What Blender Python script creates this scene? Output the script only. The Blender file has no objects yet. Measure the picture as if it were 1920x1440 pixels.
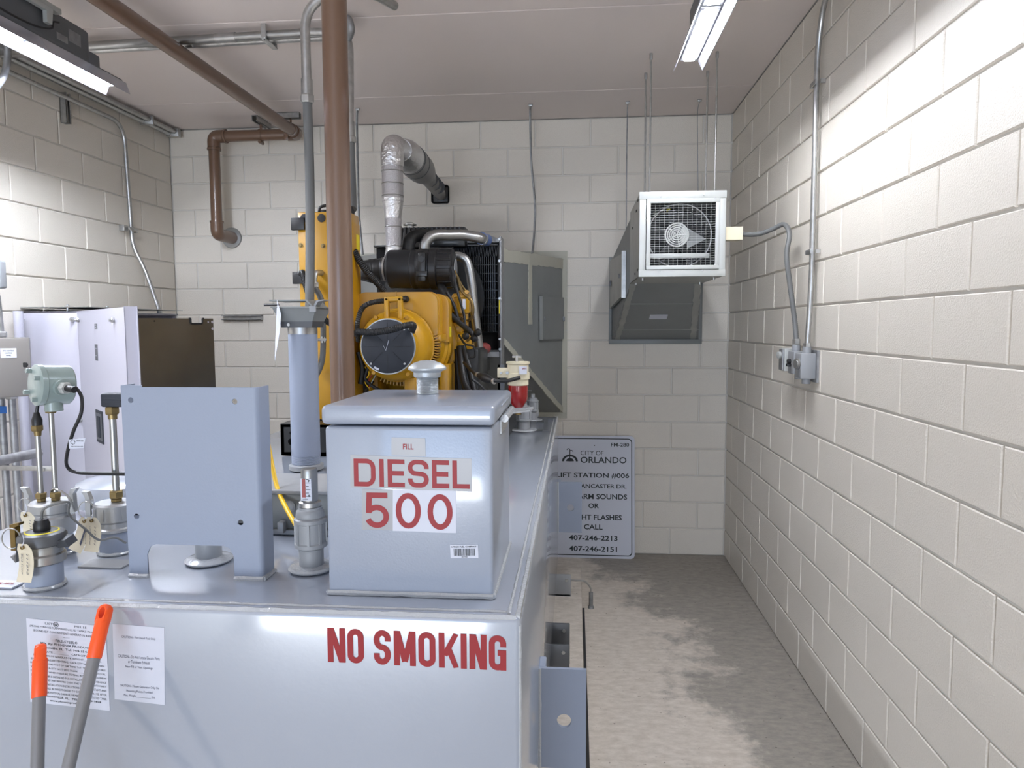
import bpy, bmesh, math, random
from mathutils import Vector, Matrix
random.seed(7)
C = bpy.context.scene.collection
V = Vector; PI = math.pi
# ------------------------------------------------------------------ camera (solved from the block coursing)
F, YAW, PITCH, ROLL, EYE = 1346.0, .08794, .08083, -.00407, V((0, 0, 1.738))
cy, sy, cp, sp = math.cos(YAW), math.sin(YAW), math.cos(PITCH), math.sin(PITCH)
fwd = V((-sy*cp, cy*cp, -sp)); rt0 = V((cy, sy, 0)); up0 = rt0.cross(fwd)
rt = math.cos(ROLL)*rt0 + math.sin(ROLL)*up0; up = math.cos(ROLL)*up0 - math.sin(ROLL)*rt0
cd = bpy.data.cameras.new('camera'); cam = bpy.data.objects.new('camera', cd); C.objects.link(cam)
cd.sensor_width = 36; cd.lens = F/1920*36; cd.clip_start = .05; cd.clip_end = 100
m = Matrix((rt, up, -fwd)).transposed().to_4x4(); m.translation = EYE; cam.matrix_world = m
bpy.context.scene.camera = cam
def at(px, py, **k):
    d = fwd + rt*(px-960)/F + up*(720-py)/F
    a, v = list(k.items())[0]; i = 'xyz'.index(a)
    return EYE + d*((v-EYE[i])/d[i])
# ------------------------------------------------------------------ light
sc = bpy.context.scene
w = bpy.data.worlds.new('world'); sc.world = w; w.use_nodes = True
w.node_tree.nodes['Background'].inputs[0].default_value = (.55, .68, .9, 1)
w.node_tree.nodes['Background'].inputs[1].default_value = .6
def area(name, loc, rx, sx, sy, e, col):
    l = bpy.data.lights.new(name, 'AREA'); l.shape = 'RECTANGLE'; l.size = sx; l.size_y = sy; l.energy = e; l.color = col
    o = bpy.data.objects.new(name, l); C.objects.link(o); o.location = loc; o.rotation_euler = (PI/2+math.radians(rx), 0, 0)
area('doorway_daylight', (-1.1, -5.1, 1.5), 0, 3.4, 2.5, 42, (.42, .64, 1.0))              # open roll-up doorway behind the viewer
area('added_upward_fill', (-1.1, -5.0, .45), 38, 3.2, .8, 88, (.93, .96, 1.0))          # unseen fill lamp added to brighten the ceiling and back wall
LAMP = 175.0      # emission strength of the strip lamps
sc.view_settings.view_transform = 'Standard'; sc.view_settings.look = 'None'
sc.view_settings.exposure = 0.97; sc.view_settings.gamma = 1.0; sc.view_settings.use_curve_mapping = False
# ------------------------------------------------------------------ materials
def lin(c): return tuple((x/255/12.92 if x <= 10 else ((x/255+.055)/1.055)**2.4) for x in c) + (1,)
MATS = {}
def mat(name, rgb, rough=.5, metal=0, bump=0, bscale=200, var=0, vscale=6, spec=.5, coat=0, cior=1.5, emit=0, alpha=1, trans=0, bdist=.002):
    M = bpy.data.materials.new(name); M.use_nodes = True; nt = M.node_tree; b = nt.nodes['Principled BSDF']
    col = lin(rgb); b.inputs['Base Color'].default_value = col; b.inputs['Roughness'].default_value = rough
    b.inputs['Metallic'].default_value = metal; b.inputs['Specular IOR Level'].default_value = spec
    b.inputs['Coat Weight'].default_value = coat; b.inputs['Coat Roughness'].default_value = .1; b.inputs['Coat IOR'].default_value = cior
    b.inputs['Transmission Weight'].default_value = trans; b.inputs['Alpha'].default_value = alpha
    if emit:
        b.inputs['Emission Color'].default_value = col; b.inputs['Emission Strength'].default_value = emit
    tc = nt.nodes.new('ShaderNodeTexCoord')
    if var:
        n = nt.nodes.new('ShaderNodeTexNoise'); n.inputs['Scale'].default_value = vscale; n.inputs['Detail'].default_value = 5
        nt.links.new(tc.outputs['Object'], n.inputs['Vector'])
        r = nt.nodes.new('ShaderNodeValToRGB'); e = r.color_ramp.elements
        e[0].position = .3; e[1].position = .7
        e[0].color = tuple(x*(1-var) for x in col[:3])+(1,); e[1].color = tuple(min(1, x*(1+var)) for x in col[:3])+(1,)
        nt.links.new(n.outputs[0], r.inputs[0]); nt.links.new(r.outputs[0], b.inputs['Base Color'])
    if bump:
        n = nt.nodes.new('ShaderNodeTexNoise'); n.inputs['Scale'].default_value = bscale; n.inputs['Detail'].default_value = 3
        nt.links.new(tc.outputs['Object'], n.inputs['Vector'])
        u = nt.nodes.new('ShaderNodeBump'); u.inputs['Strength'].default_value = bump; u.inputs['Distance'].default_value = bdist
        nt.links.new(n.outputs[0], u.inputs['Height']); nt.links.new(u.outputs[0], b.inputs['Normal'])
    MATS[name] = M; return M
WALL = mat('painted_block', (218, 211, 199), .4, bump=.6, bscale=170, bdist=.004)
MORT = mat('painted_mortar', (216, 212, 204), .5, bump=.3, bscale=60)
CEIL = mat('ceiling_paint', (222, 211, 205), .5, bump=.15, bscale=30)
CGALV = mat('cast_galvanized', (176, 180, 182), .42, .45, var=.06, vscale=40, bump=.3, bscale=150)
CEILJ = mat('ceiling_caulk', (228, 222, 216), .6)
TANK = mat('tank_enamel', (150, 157, 169), .3, coat=1, cior=1.9, bump=.12, bscale=90, var=.03, vscale=3)
BOXP = mat('fill_box_enamel', (148, 156, 170), .3, coat=.6, cior=1.7, bump=.3, bscale=220, bdist=.001)
SATIN = mat('satin_grey_enamel', (142, 151, 168), .45, bump=.1, bscale=200)
WELD = mat('painted_weld', (176, 179, 182), .2, coat=.6, bump=.8, bscale=120, bdist=.004)
GALV = mat('galvanized_steel', (178, 178, 176), .34, .85, var=.15, vscale=30)
GALVD = mat('dull_galvanized_steel', (150, 151, 152), .5, .7, var=.2, vscale=25)
FLEX = mat('grey_flexible_jacket', (100, 101, 100), .45)
BROWN = mat('brown_pipe_paint', (108, 82, 64), .34, coat=.4, bump=.05)
YEL = mat('yellow_machine_paint', (182, 134, 8), .36, coat=.25)
BLK = mat('black_plastic', (24, 24, 26), .42)
RUB = mat('black_rubber_hose', (20, 20, 21), .5)
BLKM = mat('black_painted_steel', (20, 21, 22), .4, coat=.2)
CHAR = mat('charcoal_cover', (42, 46, 54), .6)
WHITE = mat('white_enamel', (180, 179, 190), .35)
FANW = mat('fan_housing_metal', (176, 178, 174), .4, .15)
DUCT = mat('grey_duct_paint', (128, 131, 130), .45, .1, var=.05)
DUCT2 = mat('bright_duct_metal', (165, 166, 162), .4, .6, var=.1, vscale=8)
MAST = mat('duct_sealant', (178, 176, 162), .6, bump=.6, bscale=60)
STAIN = mat('dark_stainless', (112, 111, 106), .42, .8, var=.12, vscale=4)
STEEL = mat('brushed_steel', (165, 165, 163), .33, .9)
STEELB = mat('bare_stainless_box', (150, 146, 142), .42, .7)
ALU = mat('cast_aluminium', (176, 178, 180), .38, .75, bump=.2, bscale=150)
BRASS = mat('brass', (136, 118, 80), .42, .85, var=.15, vscale=40)
BRONZE = mat('aged_bronze', (120, 100, 62), .4, .85)
GRN = mat('grey_green_enamel', (136, 150, 146), .3, coat=.3, bump=.1)
DGREY = mat('dark_grey_casting', (92, 94, 97), .4, .4)
LGREY = mat('light_grey_casting', (146, 148, 150), .42, bump=.15, bscale=120)
FOIL = mat('foil_wrap', (228, 228, 230), .3, .95, bump=.9, bscale=45, bdist=.01)
FOILQ = mat('quilted_foil', (205, 203, 206), .3, .9, bump=1, bscale=330, bdist=.004)
GREYWRAP = mat('grey_woven_wrap', (140, 140, 140), .45, .3, bump=.6, bscale=200)
RED = mat('red_print', (142, 6, 16), .5)
INK = mat('black_print', (24, 32, 36), .5)
INKG = mat('grey_print', (70, 74, 92), .6)
PAPER = mat('white_label', (200, 203, 214), .5)
CLEARL = mat('clear_film_label', (148, 149, 152), .3)
ORANGE = mat('orange_plastic', (240, 84, 22), .4)
POLE = mat('grey_pole', (128, 128, 130), .35, .3)
CREAM = mat('cream_enamel', (214, 204, 176), .4)
REDC = mat('red_clear_bowl', (170, 14, 18), .12, trans=.35, coat=.5)
TAG = mat('manila_tag', (212, 202, 178), .8)
YELC = mat('yellow_cable_jacket', (236, 190, 20), .4)
BLUE = mat('blue_silicone', (92, 112, 158), .5)
BLUET = mat('blue_tape', (36, 96, 168), .5)
REDS = mat('red_silicone', (150, 70, 66), .5)
CLEAR = mat('clear_acrylic', (225, 230, 232), .05, trans=.8)
LENS = mat('lamp_lens', (232, 240, 255), .3, emit=LAMP)
LENS2 = mat('dimmed_lamp_lens', (232, 240, 255), .3, emit=LAMP*.2)
LENS3 = mat('warmer_lamp_lens', (236, 240, 252), .3, emit=LAMP*.85)
LENS4 = mat('weaker_lamp_lens', (236, 240, 250), .3, emit=LAMP*.52)  # right-hand lamp, strength lowered to keep the right wall from blowing out
REFL = mat('lamp_reflector', (185, 186, 196), .25, .7)
LHOUS = mat('lamp_housing', (92, 94, 97), .5)
YDEC = mat('yellow_decal', (232, 214, 40), .5)
DARK = mat('dark_opening', (14, 14, 15), .9)
def concrete(name, pad):
    M = bpy.data.materials.new(name); M.use_nodes = True; nt = M.node_tree; b = nt.nodes['Principled BSDF']
    N = nt.nodes.new; L = nt.links.new
    b.inputs['Roughness'].default_value = .62
    g = N('ShaderNodeNewGeometry'); sx = N('ShaderNodeSeparateXYZ'); L(g.outputs['Position'], sx.inputs[0])
    n1 = N('ShaderNodeTexNoise'); n1.inputs['Scale'].default_value = 2.6; n1.inputs['Detail'].default_value = 9; n1.inputs['Roughness'].default_value = .68
    L(g.outputs['Position'], n1.inputs['Vector'])
    n2 = N('ShaderNodeTexNoise'); n2.inputs['Scale'].default_value = 16; n2.inputs['Detail'].default_value = 8; n2.inputs['Roughness'].default_value = .7
    mp = N('ShaderNodeMapping'); mp.inputs['Scale'].default_value = (1, 1.9, 1); L(g.outputs['Position'], mp.inputs[0]); L(mp.outputs[0], n2.inputs['Vector'])
    r2 = N('ShaderNodeValToRGB'); e = r2.color_ramp.elements; e[0].position = .3; e[1].position = .72
    e[0].color = lin((184, 173, 159)); e[1].color = lin((218, 209, 197)); L(n2.outputs[0], r2.inputs[0])
    out = r2.outputs[0]
    if not pad:
        def ma(op, a, c):
            q = N('ShaderNodeMath'); q.operation = op
            for i, v in enumerate((a, c)):
                if isinstance(v, (int, float)): q.inputs[i].default_value = v
                else: L(v, q.inputs[i])
            return q.outputs[0]
        far = ma('MULTIPLY', ma('MAXIMUM', ma('SUBTRACT', sx.outputs[1], 4.1), 0), .42)
        k = ma('ADD', ma('ADD', ma('SUBTRACT', sx.outputs[0], .55), far), ma('MULTIPLY', ma('SUBTRACT', n1.outputs[0], .5), 1.9))
        rm = N('ShaderNodeMapRange'); rm.inputs['From Min'].default_value = -.05; rm.inputs['From Max'].default_value = .16; L(k, rm.inputs[0])
        rd = N('ShaderNodeValToRGB'); e = rd.color_ramp.elements; e[0].position = .28; e[1].position = .75
        e[0].color = lin((132, 128, 121)); e[1].color = lin((172, 164, 153)); L(n2.outputs[0], rd.inputs[0])
        mx = N('ShaderNodeMixRGB'); L(rm.outputs[0], mx.inputs[0]); L(out, mx.inputs[1]); L(rd.outputs[0], mx.inputs[2]); out = mx.outputs[0]
    n3 = N('ShaderNodeTexNoise'); n3.inputs['Scale'].default_value = 38; n3.inputs['Detail'].default_value = 2; L(g.outputs['Position'], n3.inputs['Vector'])
    r3 = N('ShaderNodeValToRGB'); e = r3.color_ramp.elements; e[0].position = .24; e[1].position = .3
    e[0].color = (.25, .22, .2, 1); e[1].color = (1, 1, 1, 1); L(n3.outputs[0], r3.inputs[0])
    mu = N('ShaderNodeMixRGB'); mu.blend_type = 'MULTIPLY'; mu.inputs[0].default_value = .8; L(out, mu.inputs[1]); L(r3.outputs[0], mu.inputs[2])
    L(mu.outputs[0], b.inputs['Base Color'])
    u = N('ShaderNodeBump'); u.inputs['Strength'].default_value = .25; u.inputs['Distance'].default_value = .01; L(n2.outputs[0], u.inputs['Height']); L(u.outputs[0], b.inputs['Normal'])
    return M
CONC = concrete('stained_concrete', False); PAD = concrete('pad_concrete', True)
# ------------------------------------------------------------------ mesh builder
class MB:
    def __init__(s): s.v = []; s.f = []; s.sm = []
    def add(s, vs, fs, smooth=False):
        o = len(s.v); s.v += [V(p) for p in vs]; s.f += [tuple(i+o for i in f) for f in fs]; s.sm += [smooth]*len(fs); return s
    def box(s, a, b, bev=0, seg=2, rot=None, piv=None):
        a, b = V(a), V(b); c = (a+b)/2; d = b-a
        bm = bmesh.new(); bmesh.ops.create_cube(bm, size=1)
        for q in bm.verts: q.co = V((q.co.x*abs(d.x), q.co.y*abs(d.y), q.co.z*abs(d.z)))+c
        if bev: bmesh.ops.bevel(bm, geom=bm.edges[:], offset=bev, segments=seg, profile=.5, affect='EDGES')
        bm.verts.index_update(); vs = [q.co.copy() for q in bm.verts]
        if rot is not None: p = V(piv) if piv is not None else c; vs = [rot @ (q-p)+p for q in vs]
        s.add(vs, [[q.index for q in f.verts] for f in bm.faces], bool(bev)); bm.free(); return s
    def lathe(s, prof, o, ax=(0, 0, 1), n=24, smooth=True, ang=(0, 2*PI), ref=None):
        ax = V(ax).normalized(); r = V(ref) if ref else (V((1, 0, 0)) if abs(ax.x) < .8 else V((0, 1, 0)))
        u = (r-ax*r.dot(ax)).normalized(); v = ax.cross(u); o = V(o); full = abs(ang[1]-ang[0]-2*PI) < 1e-6
        k = n if full else n+1; vs = []
        for (rr, h) in prof:
            for i in range(k):
                t = ang[0]+(ang[1]-ang[0])*i/n; vs.append(o+ax*h+(u*math.cos(t)+v*math.sin(t))*rr)
        fs = []
        for j in range(len(prof)-1):
            for i in range(n if full else k-1):
                a = j*k+i; b = j*k+(i+1) % k; fs.append((a, b, b+k, a+k))
        if full and tuple(prof[0]) != tuple(prof[-1]):
            if prof[0][0] > 1e-6: fs.append(tuple(range(k))[::-1])
            if prof[-1][0] > 1e-6: fs.append(tuple((len(prof)-1)*k+i for i in range(k)))
        return s.add(vs, fs, smooth)
    def cyl(s, p0, p1, r, n=20, r1=None, smooth=True, bev=0):
        p0, p1 = V(p0), V(p1); h = (p1-p0).length; r1 = r if r1 is None else r1
        pr = [(r-bev, 0), (r, bev), (r1, h-bev), (r1-bev, h)] if bev else [(r, 0), (r1, h)]
        return s.lathe(pr, p0, p1-p0, n, smooth)
    def tube(s, pts, r, n=12, bend=0, rib=0, pitch=.006, cap=True):
        pts = [V(p) for p in pts]
        if bend: pts = fillet(pts, bend)
        if rib: 
            d = [0]
            for i in range(1, len(pts)): d.append(d[-1]+(pts[i]-pts[i-1]).length)
            m = max(4, int(d[-1]/(pitch/2))); out = []; j = 0
            for i in range(m+1):
                t = d[-1]*i/m
                while j < len(d)-2 and d[j+1] < t: j += 1
                out.append(pts[j].lerp(pts[j+1], (t-d[j])/max(1e-9, d[j+1]-d[j])))
            pts = out
        tg = []
        for i in range(len(pts)):
            a = pts[max(0, i-1)]; b = pts[min(len(pts)-1, i+1)]; tg.append((b-a).normalized())
        u = tg[0].orthogonal().normalized(); vs = []
        for i, p in enumerate(pts):
            u = (u-tg[i]*u.dot(tg[i])).normalized(); v = tg[i].cross(u)
            rr = (r[i] if isinstance(r, list) else r) + (rib if (rib and i % 2) else 0)
            for k in range(n):
                a = 2*PI*k/n; vs.append(p+(u*math.cos(a)+v*math.sin(a))*rr)
        fs = [(i*n+k, i*n+(k+1) % n, (i+1)*n+(k+1) % n, (i+1)*n+k) for i in range(len(pts)-1) for k in range(n)]
        if cap: fs += [tuple(range(n))[::-1], tuple((len(pts)-1)*n+k for k in range(n))]
        return s.add(vs, fs, True)
    def prism(s, poly, ext, smooth=False):
        poly = [V(p) for p in poly]; e = V(ext); n = len(poly)
        return s.add(poly+[p+e for p in poly], [tuple(range(n)), tuple(range(2*n-1, n-1, -1))]+[(i, i+n, (i+1) % n+n, (i+1) % n) for i in range(n)], smooth)
    def hexa(s, b4, t4): return s.add(list(b4)+list(t4), [(3, 2, 1, 0), (4, 5, 6, 7)]+[(i, (i+1) % 4, (i+1) % 4+4, i+4) for i in range(4)])
    def nut(s, o, ax, r, h): return s.lathe([(r*.9, 0), (r, h*.15), (r, h*.85), (r*.9, h)], o, ax, 6, False)
def fillet(pts, rad, seg=7):
    out = [pts[0]]
    for i in range(1, len(pts)-1):
        p = pts[i]; a = (pts[i-1]-p); b = (pts[i+1]-p); la, lb = a.length, b.length; r = min(rad, la*.49, lb*.49)
        a.normalize(); b.normalize(); A = p+a*r; B = p+b*r
        for k in range(seg+1):
            t = k/seg; out.append(A*(1-t)**2+p*2*t*(1-t)+B*t*t)
    out.append(pts[-1]); return out
def spline(pts, seg=8):
    pts = [V(p) for p in pts]; q = [pts[0]*2-pts[1]]+pts+[pts[-1]*2-pts[-2]]; out = []
    for i in range(1, len(q)-2):
        for k in range(seg):
            t = k/seg; a, b, c, d = q[i-1:i+3]
            out.append(.5*((2*b)+(c-a)*t+(2*a-5*b+4*c-d)*t*t+(3*b-a-3*c+d)*t**3))
    return out+[pts[-1]]
LOC = {}
def link(name, mb, mt, parent=None, label=None, loc=None, kind=None):
    me = bpy.data.meshes.new(name); o0 = LOC[parent.name] if parent else V(loc) if loc is not None else V((0, 0, 0))
    me.from_pydata([tuple(p-o0) for p in mb.v], [], mb.f); me.update()
    bm = bmesh.new(); bm.from_mesh(me); bmesh.ops.recalc_face_normals(bm, faces=bm.faces); bm.to_mesh(me); bm.free()
    me.polygons.foreach_set('use_smooth', mb.sm)
    if any(mb.sm):
        try: me.set_sharp_from_angle(angle=math.radians(38))
        except Exception: pass
    me.materials.append(mt); o = bpy.data.objects.new(name, me); C.objects.link(o)
    if parent: o.parent = parent
    else: o.location = o0
    LOC[o.name] = o0
    if label: o['label'] = label
    if kind: o['kind'] = kind
    return o
def T(name, label, cat, loc, group=None):
    o = bpy.data.objects.new(name, None); o.empty_display_size = .05; C.objects.link(o); o.location = loc; LOC[o.name] = V(loc)
    o['label'] = label; o['category'] = cat
    if group: o['group'] = group
    return o
P = link
def S(name, mb, mt, label, cat, loc, group=None, kind=None):
    o = link(name, mb, mt, None, label, loc, kind); o['category'] = cat
    if group: o['group'] = group
    return o
def text(s, o, ux, uz, w, h, bold=0, align='C', res=2, font_italic=0, thick=.0004):
    """flat lettering w x h metres, centred (or left/right aligned) on point o"""
    cu = bpy.data.curves.new('t', 'FONT'); cu.body = s; cu.resolution_u = res; cu.offset = bold; cu.shear = font_italic
    ob = bpy.data.objects.new('t', cu); C.objects.link(ob); bpy.context.view_layer.update()
    me = ob.to_mesh(); vs = [q.co.copy() for q in me.vertices]; fs = [tuple(p.vertices) for p in me.polygons]
    ob.to_mesh_clear(); bpy.data.objects.remove(ob); bpy.data.curves.remove(cu)
    x0 = min(q.x for q in vs); x1 = max(q.x for q in vs); y0 = min(q.y for q in vs); y1 = max(q.y for q in vs)
    if w is None: w = (x1-x0)*h/(y1-y0)
    ux, uz, o = V(ux).normalized(), V(uz).normalized(), V(o); n = ux.cross(uz)
    ox = {'C': -.5, 'L': 0, 'R': -1}[align]
    mb = MB(); mb.add([o+ux*(((q.x-x0)/(x1-x0)+ox)*w)+uz*(((q.y-y0)/(y1-y0)-.5)*h)+n*thick for q in vs], fs); return mb
def arcp(cx, cz, rx, rz, a0, a1, n=9): return [(cx+rx*math.cos(math.radians(a0+(a1-a0)*i/n)), cz+rz*math.sin(math.radians(a0+(a1-a0)*i/n))) for i in range(n+1)]
def glyph(ch, w, h, t, k=.5):
    """centre-line strokes of one letter in a w x h box with stroke t; k = corner roundness"""
    a = t/2; x0, x1, z0, z1, zm, xm = a, w-a, a, h-a, h/2, w/2; r = (w-t)*k; R = min(r, (h-t)*.24)
    O = arcp(x1-r, z1-r, r, r, 0, 90)+arcp(x0+r, z1-r, r, r, 90, 180)+arcp(x0+r, z0+r, r, r, 180, 270)+arcp(x1-r, z0+r, r, r, 270, 360)
    q = (z1-z0)*.25; S_ = [(x1, z1-q*1.15)]+arcp(x1-r, z1-R, r, R, 0, 90)+arcp(x0+r, z1-q, r, q, 90, 180)[:]+arcp(x0+r, z1-q, r, q, 180, 250)+arcp(x1-r, z0+q, r, q, 70, 0)+arcp(x1-r, z0+q, r, q, 0, -90)+arcp(x0+r, z0+R, r, R, 270, 180)+[(x0, z0+q*1.15)]
    G = {'N': [[(x0, 0), (x0, h)], [(x1, 0), (x1, h)], [(x0+a*.3, h), (x1-a*.3, 0)]], 'O': [O+O[:1]], 'S': [S_], 'I': [[(xm, 0), (xm, h)]],
         'M': [[(x0, 0), (x0, h)], [(x1, 0), (x1, h)], [(x0+a*.2, h), (xm, h*.12)], [(x1-a*.2, h), (xm, h*.12)]], 'K': [[(x0, 0), (x0, h)], [(x0+a, h*.36), (x1+a*.2, h)], [(x0+w*.33, h*.58), (x1+a*.2, 0)]],
         'G': [[(x1, z1-q*1.2)]+arcp(x1-r, z1-R, r, R, 0, 90)+arcp(x0+r, z1-R, r, R, 90, 180)+arcp(x0+r, z0+R, r, R, 180, 270)+arcp(x1-r, z0+R, r, R, 270, 360)+[(x1, zm)], [(x1+a, zm), (xm, zm)], [(x1, zm), (x1, 0)]],
         'D': [[(x0, 0), (x0, h)], [(x0, z1), (x1-r, z1)]+arcp(x1-r, z1-R*1.3, r, R*1.3, 90, 0)+arcp(x1-r, z0+R*1.3, r, R*1.3, 0, -90)+[(x0, z0)]],
         'E': [[(x0, 0), (x0, h)], [(x0, z1), (w, z1)], [(x0, zm), (w*.95, zm)], [(x0, z0), (w, z0)]], 'L': [[(x0, 0), (x0, h)], [(x0, z0), (w, z0)]],
         '5': [[(w*.94, z1), (x0+w*.08, z1)], [(x0+w*.08, h), (x0+w*.04, h*.42)], arcp(xm-a*.1, h*.33, (w-t)/2, h*.33-a, 140, -160, 20)],
         '0': [arcp(xm, h/2, (w-t)/2, (h-t)/2, 0, 360, 32)]}
    return G[ch]
def word(items, o, ux, uz, h, t, k=.5, lift=.0004):
    """items = (char, x offset, width); strokes widened into flat ribbons"""
    o, ux, uz = V(o), V(ux).normalized(), V(uz).normalized(); n_ = ux.cross(uz); mb = MB()
    for ch, xo, w_ in items:
        for j, st_ in enumerate(glyph(ch, w_, h, t, k)):
            p = [V((a, b)) for a, b in st_]; p = [q for i, q in enumerate(p) if i == 0 or (q-p[i-1]).length > 1e-5]; L, Rr = [], []; closed = (p[0]-p[-1]).length < 1e-5
            for i in range(len(p)):
                d0 = (p[i]-p[i-1]) if i else ((p[0]-p[-2]) if closed else p[1]-p[0]); d1 = (p[i+1]-p[i]) if i < len(p)-1 else ((p[1]-p[0]) if closed else p[-1]-p[-2])
                d0.normalize(); d1.normalize(); m_ = (d0+d1).normalized(); nn_ = V((-m_.y, m_.x)); s_ = (t/2)/max(.62, m_.dot(d0)); cl = lambda q: V((min(w_, max(0, q.x)), min(h, max(0, q.y)))); L.append(cl(p[i]+nn_*s_)); Rr.append(cl(p[i]-nn_*s_))
            vs = [o+ux*(xo+q.x)+uz*q.y+n_*(lift+j*.00004) for q in L+Rr]; N_ = len(p); mb.add(vs, [(i, N_+i, N_+i+1, i+1) for i in range(N_-1)])
    return mb
def merge(*ms):
    r = MB()
    for q in ms: r.add(q.v, q.f); r.sm[-len(q.f):] = q.sm
    return r
# ------------------------------------------------------------------ the room
XL, XR, YB, YF, ZC, B = -3.121, 1.123, 5.42, -5.15, 3.251, .2032
fl = MB().box((XL-.2, YF-.2, -.2), (XR+.2, YB+.2, 0))
floor = S('floor', fl, CONC, 'bare stained concrete floor with a darker worn band along the right wall', 'floor', (0, 2, 0), kind='structure')
ce = MB().box((XL-.2, YF-.2, ZC+.012), (XR+.2, YB+.2, ZC+.2))
ceiling = S('ceiling', ce, CEILJ, 'smooth painted precast ceiling in wide planks with caulked seams', 'ceiling', (0, 2, ZC), kind='structure')
seams = [YB, 4.80, 3.58, 2.36, 1.14, -.08, -1.30, -2.52, -3.74, YF]
for i in range(len(seams)-1):
    P('ceiling_panel', MB().box((XL, seams[i+1]+.004, ZC), (XR, seams[i]-.004, ZC+.012), .003, 1), CEIL, ceiling)
bl_cache = {}
def block_mesh(w_):
    k = round(w_, 3)
    if k not in bl_cache:
        j, d, bv = .0045, .013, .0035; x0, x1, z0, z1 = j, w_-j, j, B-j
        vs = [(x0, d, z0), (x1, d, z0), (x1, d, z1), (x0, d, z1), (x0, bv, z0), (x1, bv, z0), (x1, bv, z1), (x0, bv, z1),
              (x0+bv, 0, z0+bv), (x1-bv, 0, z0+bv), (x1-bv, 0, z1-bv), (x0+bv, 0, z1-bv)]
        fs = [(8, 9, 10, 11)]+[(a+o, (a+1) % 4+o, (a+1) % 4+o+4, a+o+4) for o in (0, 4) for a in range(4)]
        me = bpy.data.meshes.new('concrete_block'); me.from_pydata(vs, [], fs); me.materials.append(WALL); me.update(); bl_cache[k] = me
    return bl_cache[k]
def wall(name, label, o, ux, rotz, length, phase, slab, hi=16):
    """blocks run from o along ux; phase[r%2] = first joint distance; the slab is the recessed mortar plane"""
    wl = S(name, slab, MORT, label, 'wall', o, kind='structure')
    for r in range(16):
        x = 0; first = True; ph = phase[(r+1) % 2]
        while x < length-.01:
            nx = min(length, ph if first else x+2*B); first = False
            if nx-x > .02:
                b = bpy.data.objects.new('concrete_block', block_mesh(nx-x)); C.objects.link(b); b.parent = wl
                p = V(ux)*x; off = random.uniform(-.0006, .0006); ang = rotz
                b.location = (p.x, p.y, r*B); b.rotation_euler = (0, 0, ang)
                q = V((0, off, 0)); q.rotate(b.rotation_euler); b.location += q
            x = nx
    return wl
D = .009
# back wall: seen front faces -y; o at the left corner, running +x
W_ = XR-XL
slab = MB().box((XL-.2, YB+D, 0), (XR+.2, YB+.2, ZC))
wall('wall_back', 'painted concrete block wall at the far end behind the generator', (XL, YB, 0), (1, 0, 0), 0, W_, {1: W_-10*2*B, 0: W_-9.5*2*B}, slab)
slab = MB().box((XR+D, YF-.2, 0), (XR+.2, YB, ZC))
# right wall: front faces -x, running from the back corner towards the camera
pr = .47265*2*B
wall('wall_right', 'pale painted concrete block wall on the right carrying the conduit and switches', (XR, YB, 0), (0, -1, 0), -PI/2, 12*2*B, {1: pr, 0: pr+B}, slab)
slab = MB().box((XL-.2, YF-.2, 0), (XL-D, YB, ZC))
# left wall: front faces +x, running from near to the back corner
pl = .50427*2*B; Ln = 9*2*B
def first(ph):
    t = (Ln-ph) % (2*B); return t if t > .02 else 2*B
wall('wall_left', 'painted concrete block wall on the left lit by the strip lamp', (XL, YB-Ln, 0), (0, 1, 0), PI/2, Ln, {1: first(pl+B), 0: first(pl)}, slab)
# wall behind the camera with its open doorway
fw = MB().box((XL, YF-.2, 0), (-2.85, YF, ZC)).box((.65, YF-.2, 0), (XR, YF, ZC)).box((-2.85, YF-.2, 2.8), (.65, YF, ZC))
S('wall_front', fw, WALL, 'painted block wall behind the viewer with an open doorway', 'wall', (0, YF, 0), kind='structure')
# ------------------------------------------------------------------ equipment pad
pd = MB().box((-1.72, 1.05, 0), (.045, 4.80, .10), .008)
S('equipment_pad', pd, PAD, 'low pale concrete pad carrying the grey fuel tank', 'pad', (-.85, 3, 0))
S('joint_filler', MB().box((.049, 1.05, 0), (.062, 4.3, .012)), BLKM, 'dark crumbly joint strip between pad and floor', 'joint strip', (.055, 3, 0))
# ------------------------------------------------------------------ fuel tank
H = 1.16; TX0, TX1, TY0, TY1, TZ = -1.66, -.106, 1.385, 4.58, .24
tank = T('fuel_tank', 'long light grey steel fuel tank base lettered NO SMOKING on its near end', 'fuel tank', (-.88, 3, .1))
P('tank_body', MB().box((TX0, TY0, TZ), (TX1, TY1, H-.004), .012, 3), TANK, tank)
wb = MB()
def bead(mb, a, b, r=.006, step=.018, jit=.0006):
    a, b = V(a), V(b); n = max(2, int((b-a).length/step)); pts = []; rr = []
    for i in range(n+1):
        pts.append(a.lerp(b, i/n)+V([random.uniform(-jit, jit) for _ in range(3)])); rr.append(r*(1+random.uniform(-.12, .12)))
    return mb.tube(pts, rr, 6)
bead(wb, (TX1-.008, TY0+.01, H-.008), (TX1-.008, TY1, H-.008), .0075); bead(wb, (TX1-.026, TY0+.02, H-.004), (TX1-.026, TY1, H-.004), .004)
bead(wb, (TX0, TY0+.01, H-.009), (TX1-.01, TY0+.01, H-.009), .008); bead(wb, (TX0, TY0+.03, H-.004), (TX1-.03, TY0+.03, H-.004), .004)
bead(wb, (TX1-.004, TY0+.006, .26), (TX1-.004, TY0+.006, H-.02), .004)
P('weld_bead', wb, WELD, tank)
for yy in (1.6, 2.7, 4.0): P('support_rail', MB().box((TX0+.05, yy, .10), (TX1-.05, yy+.1, TZ)), SATIN, tank)
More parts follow.
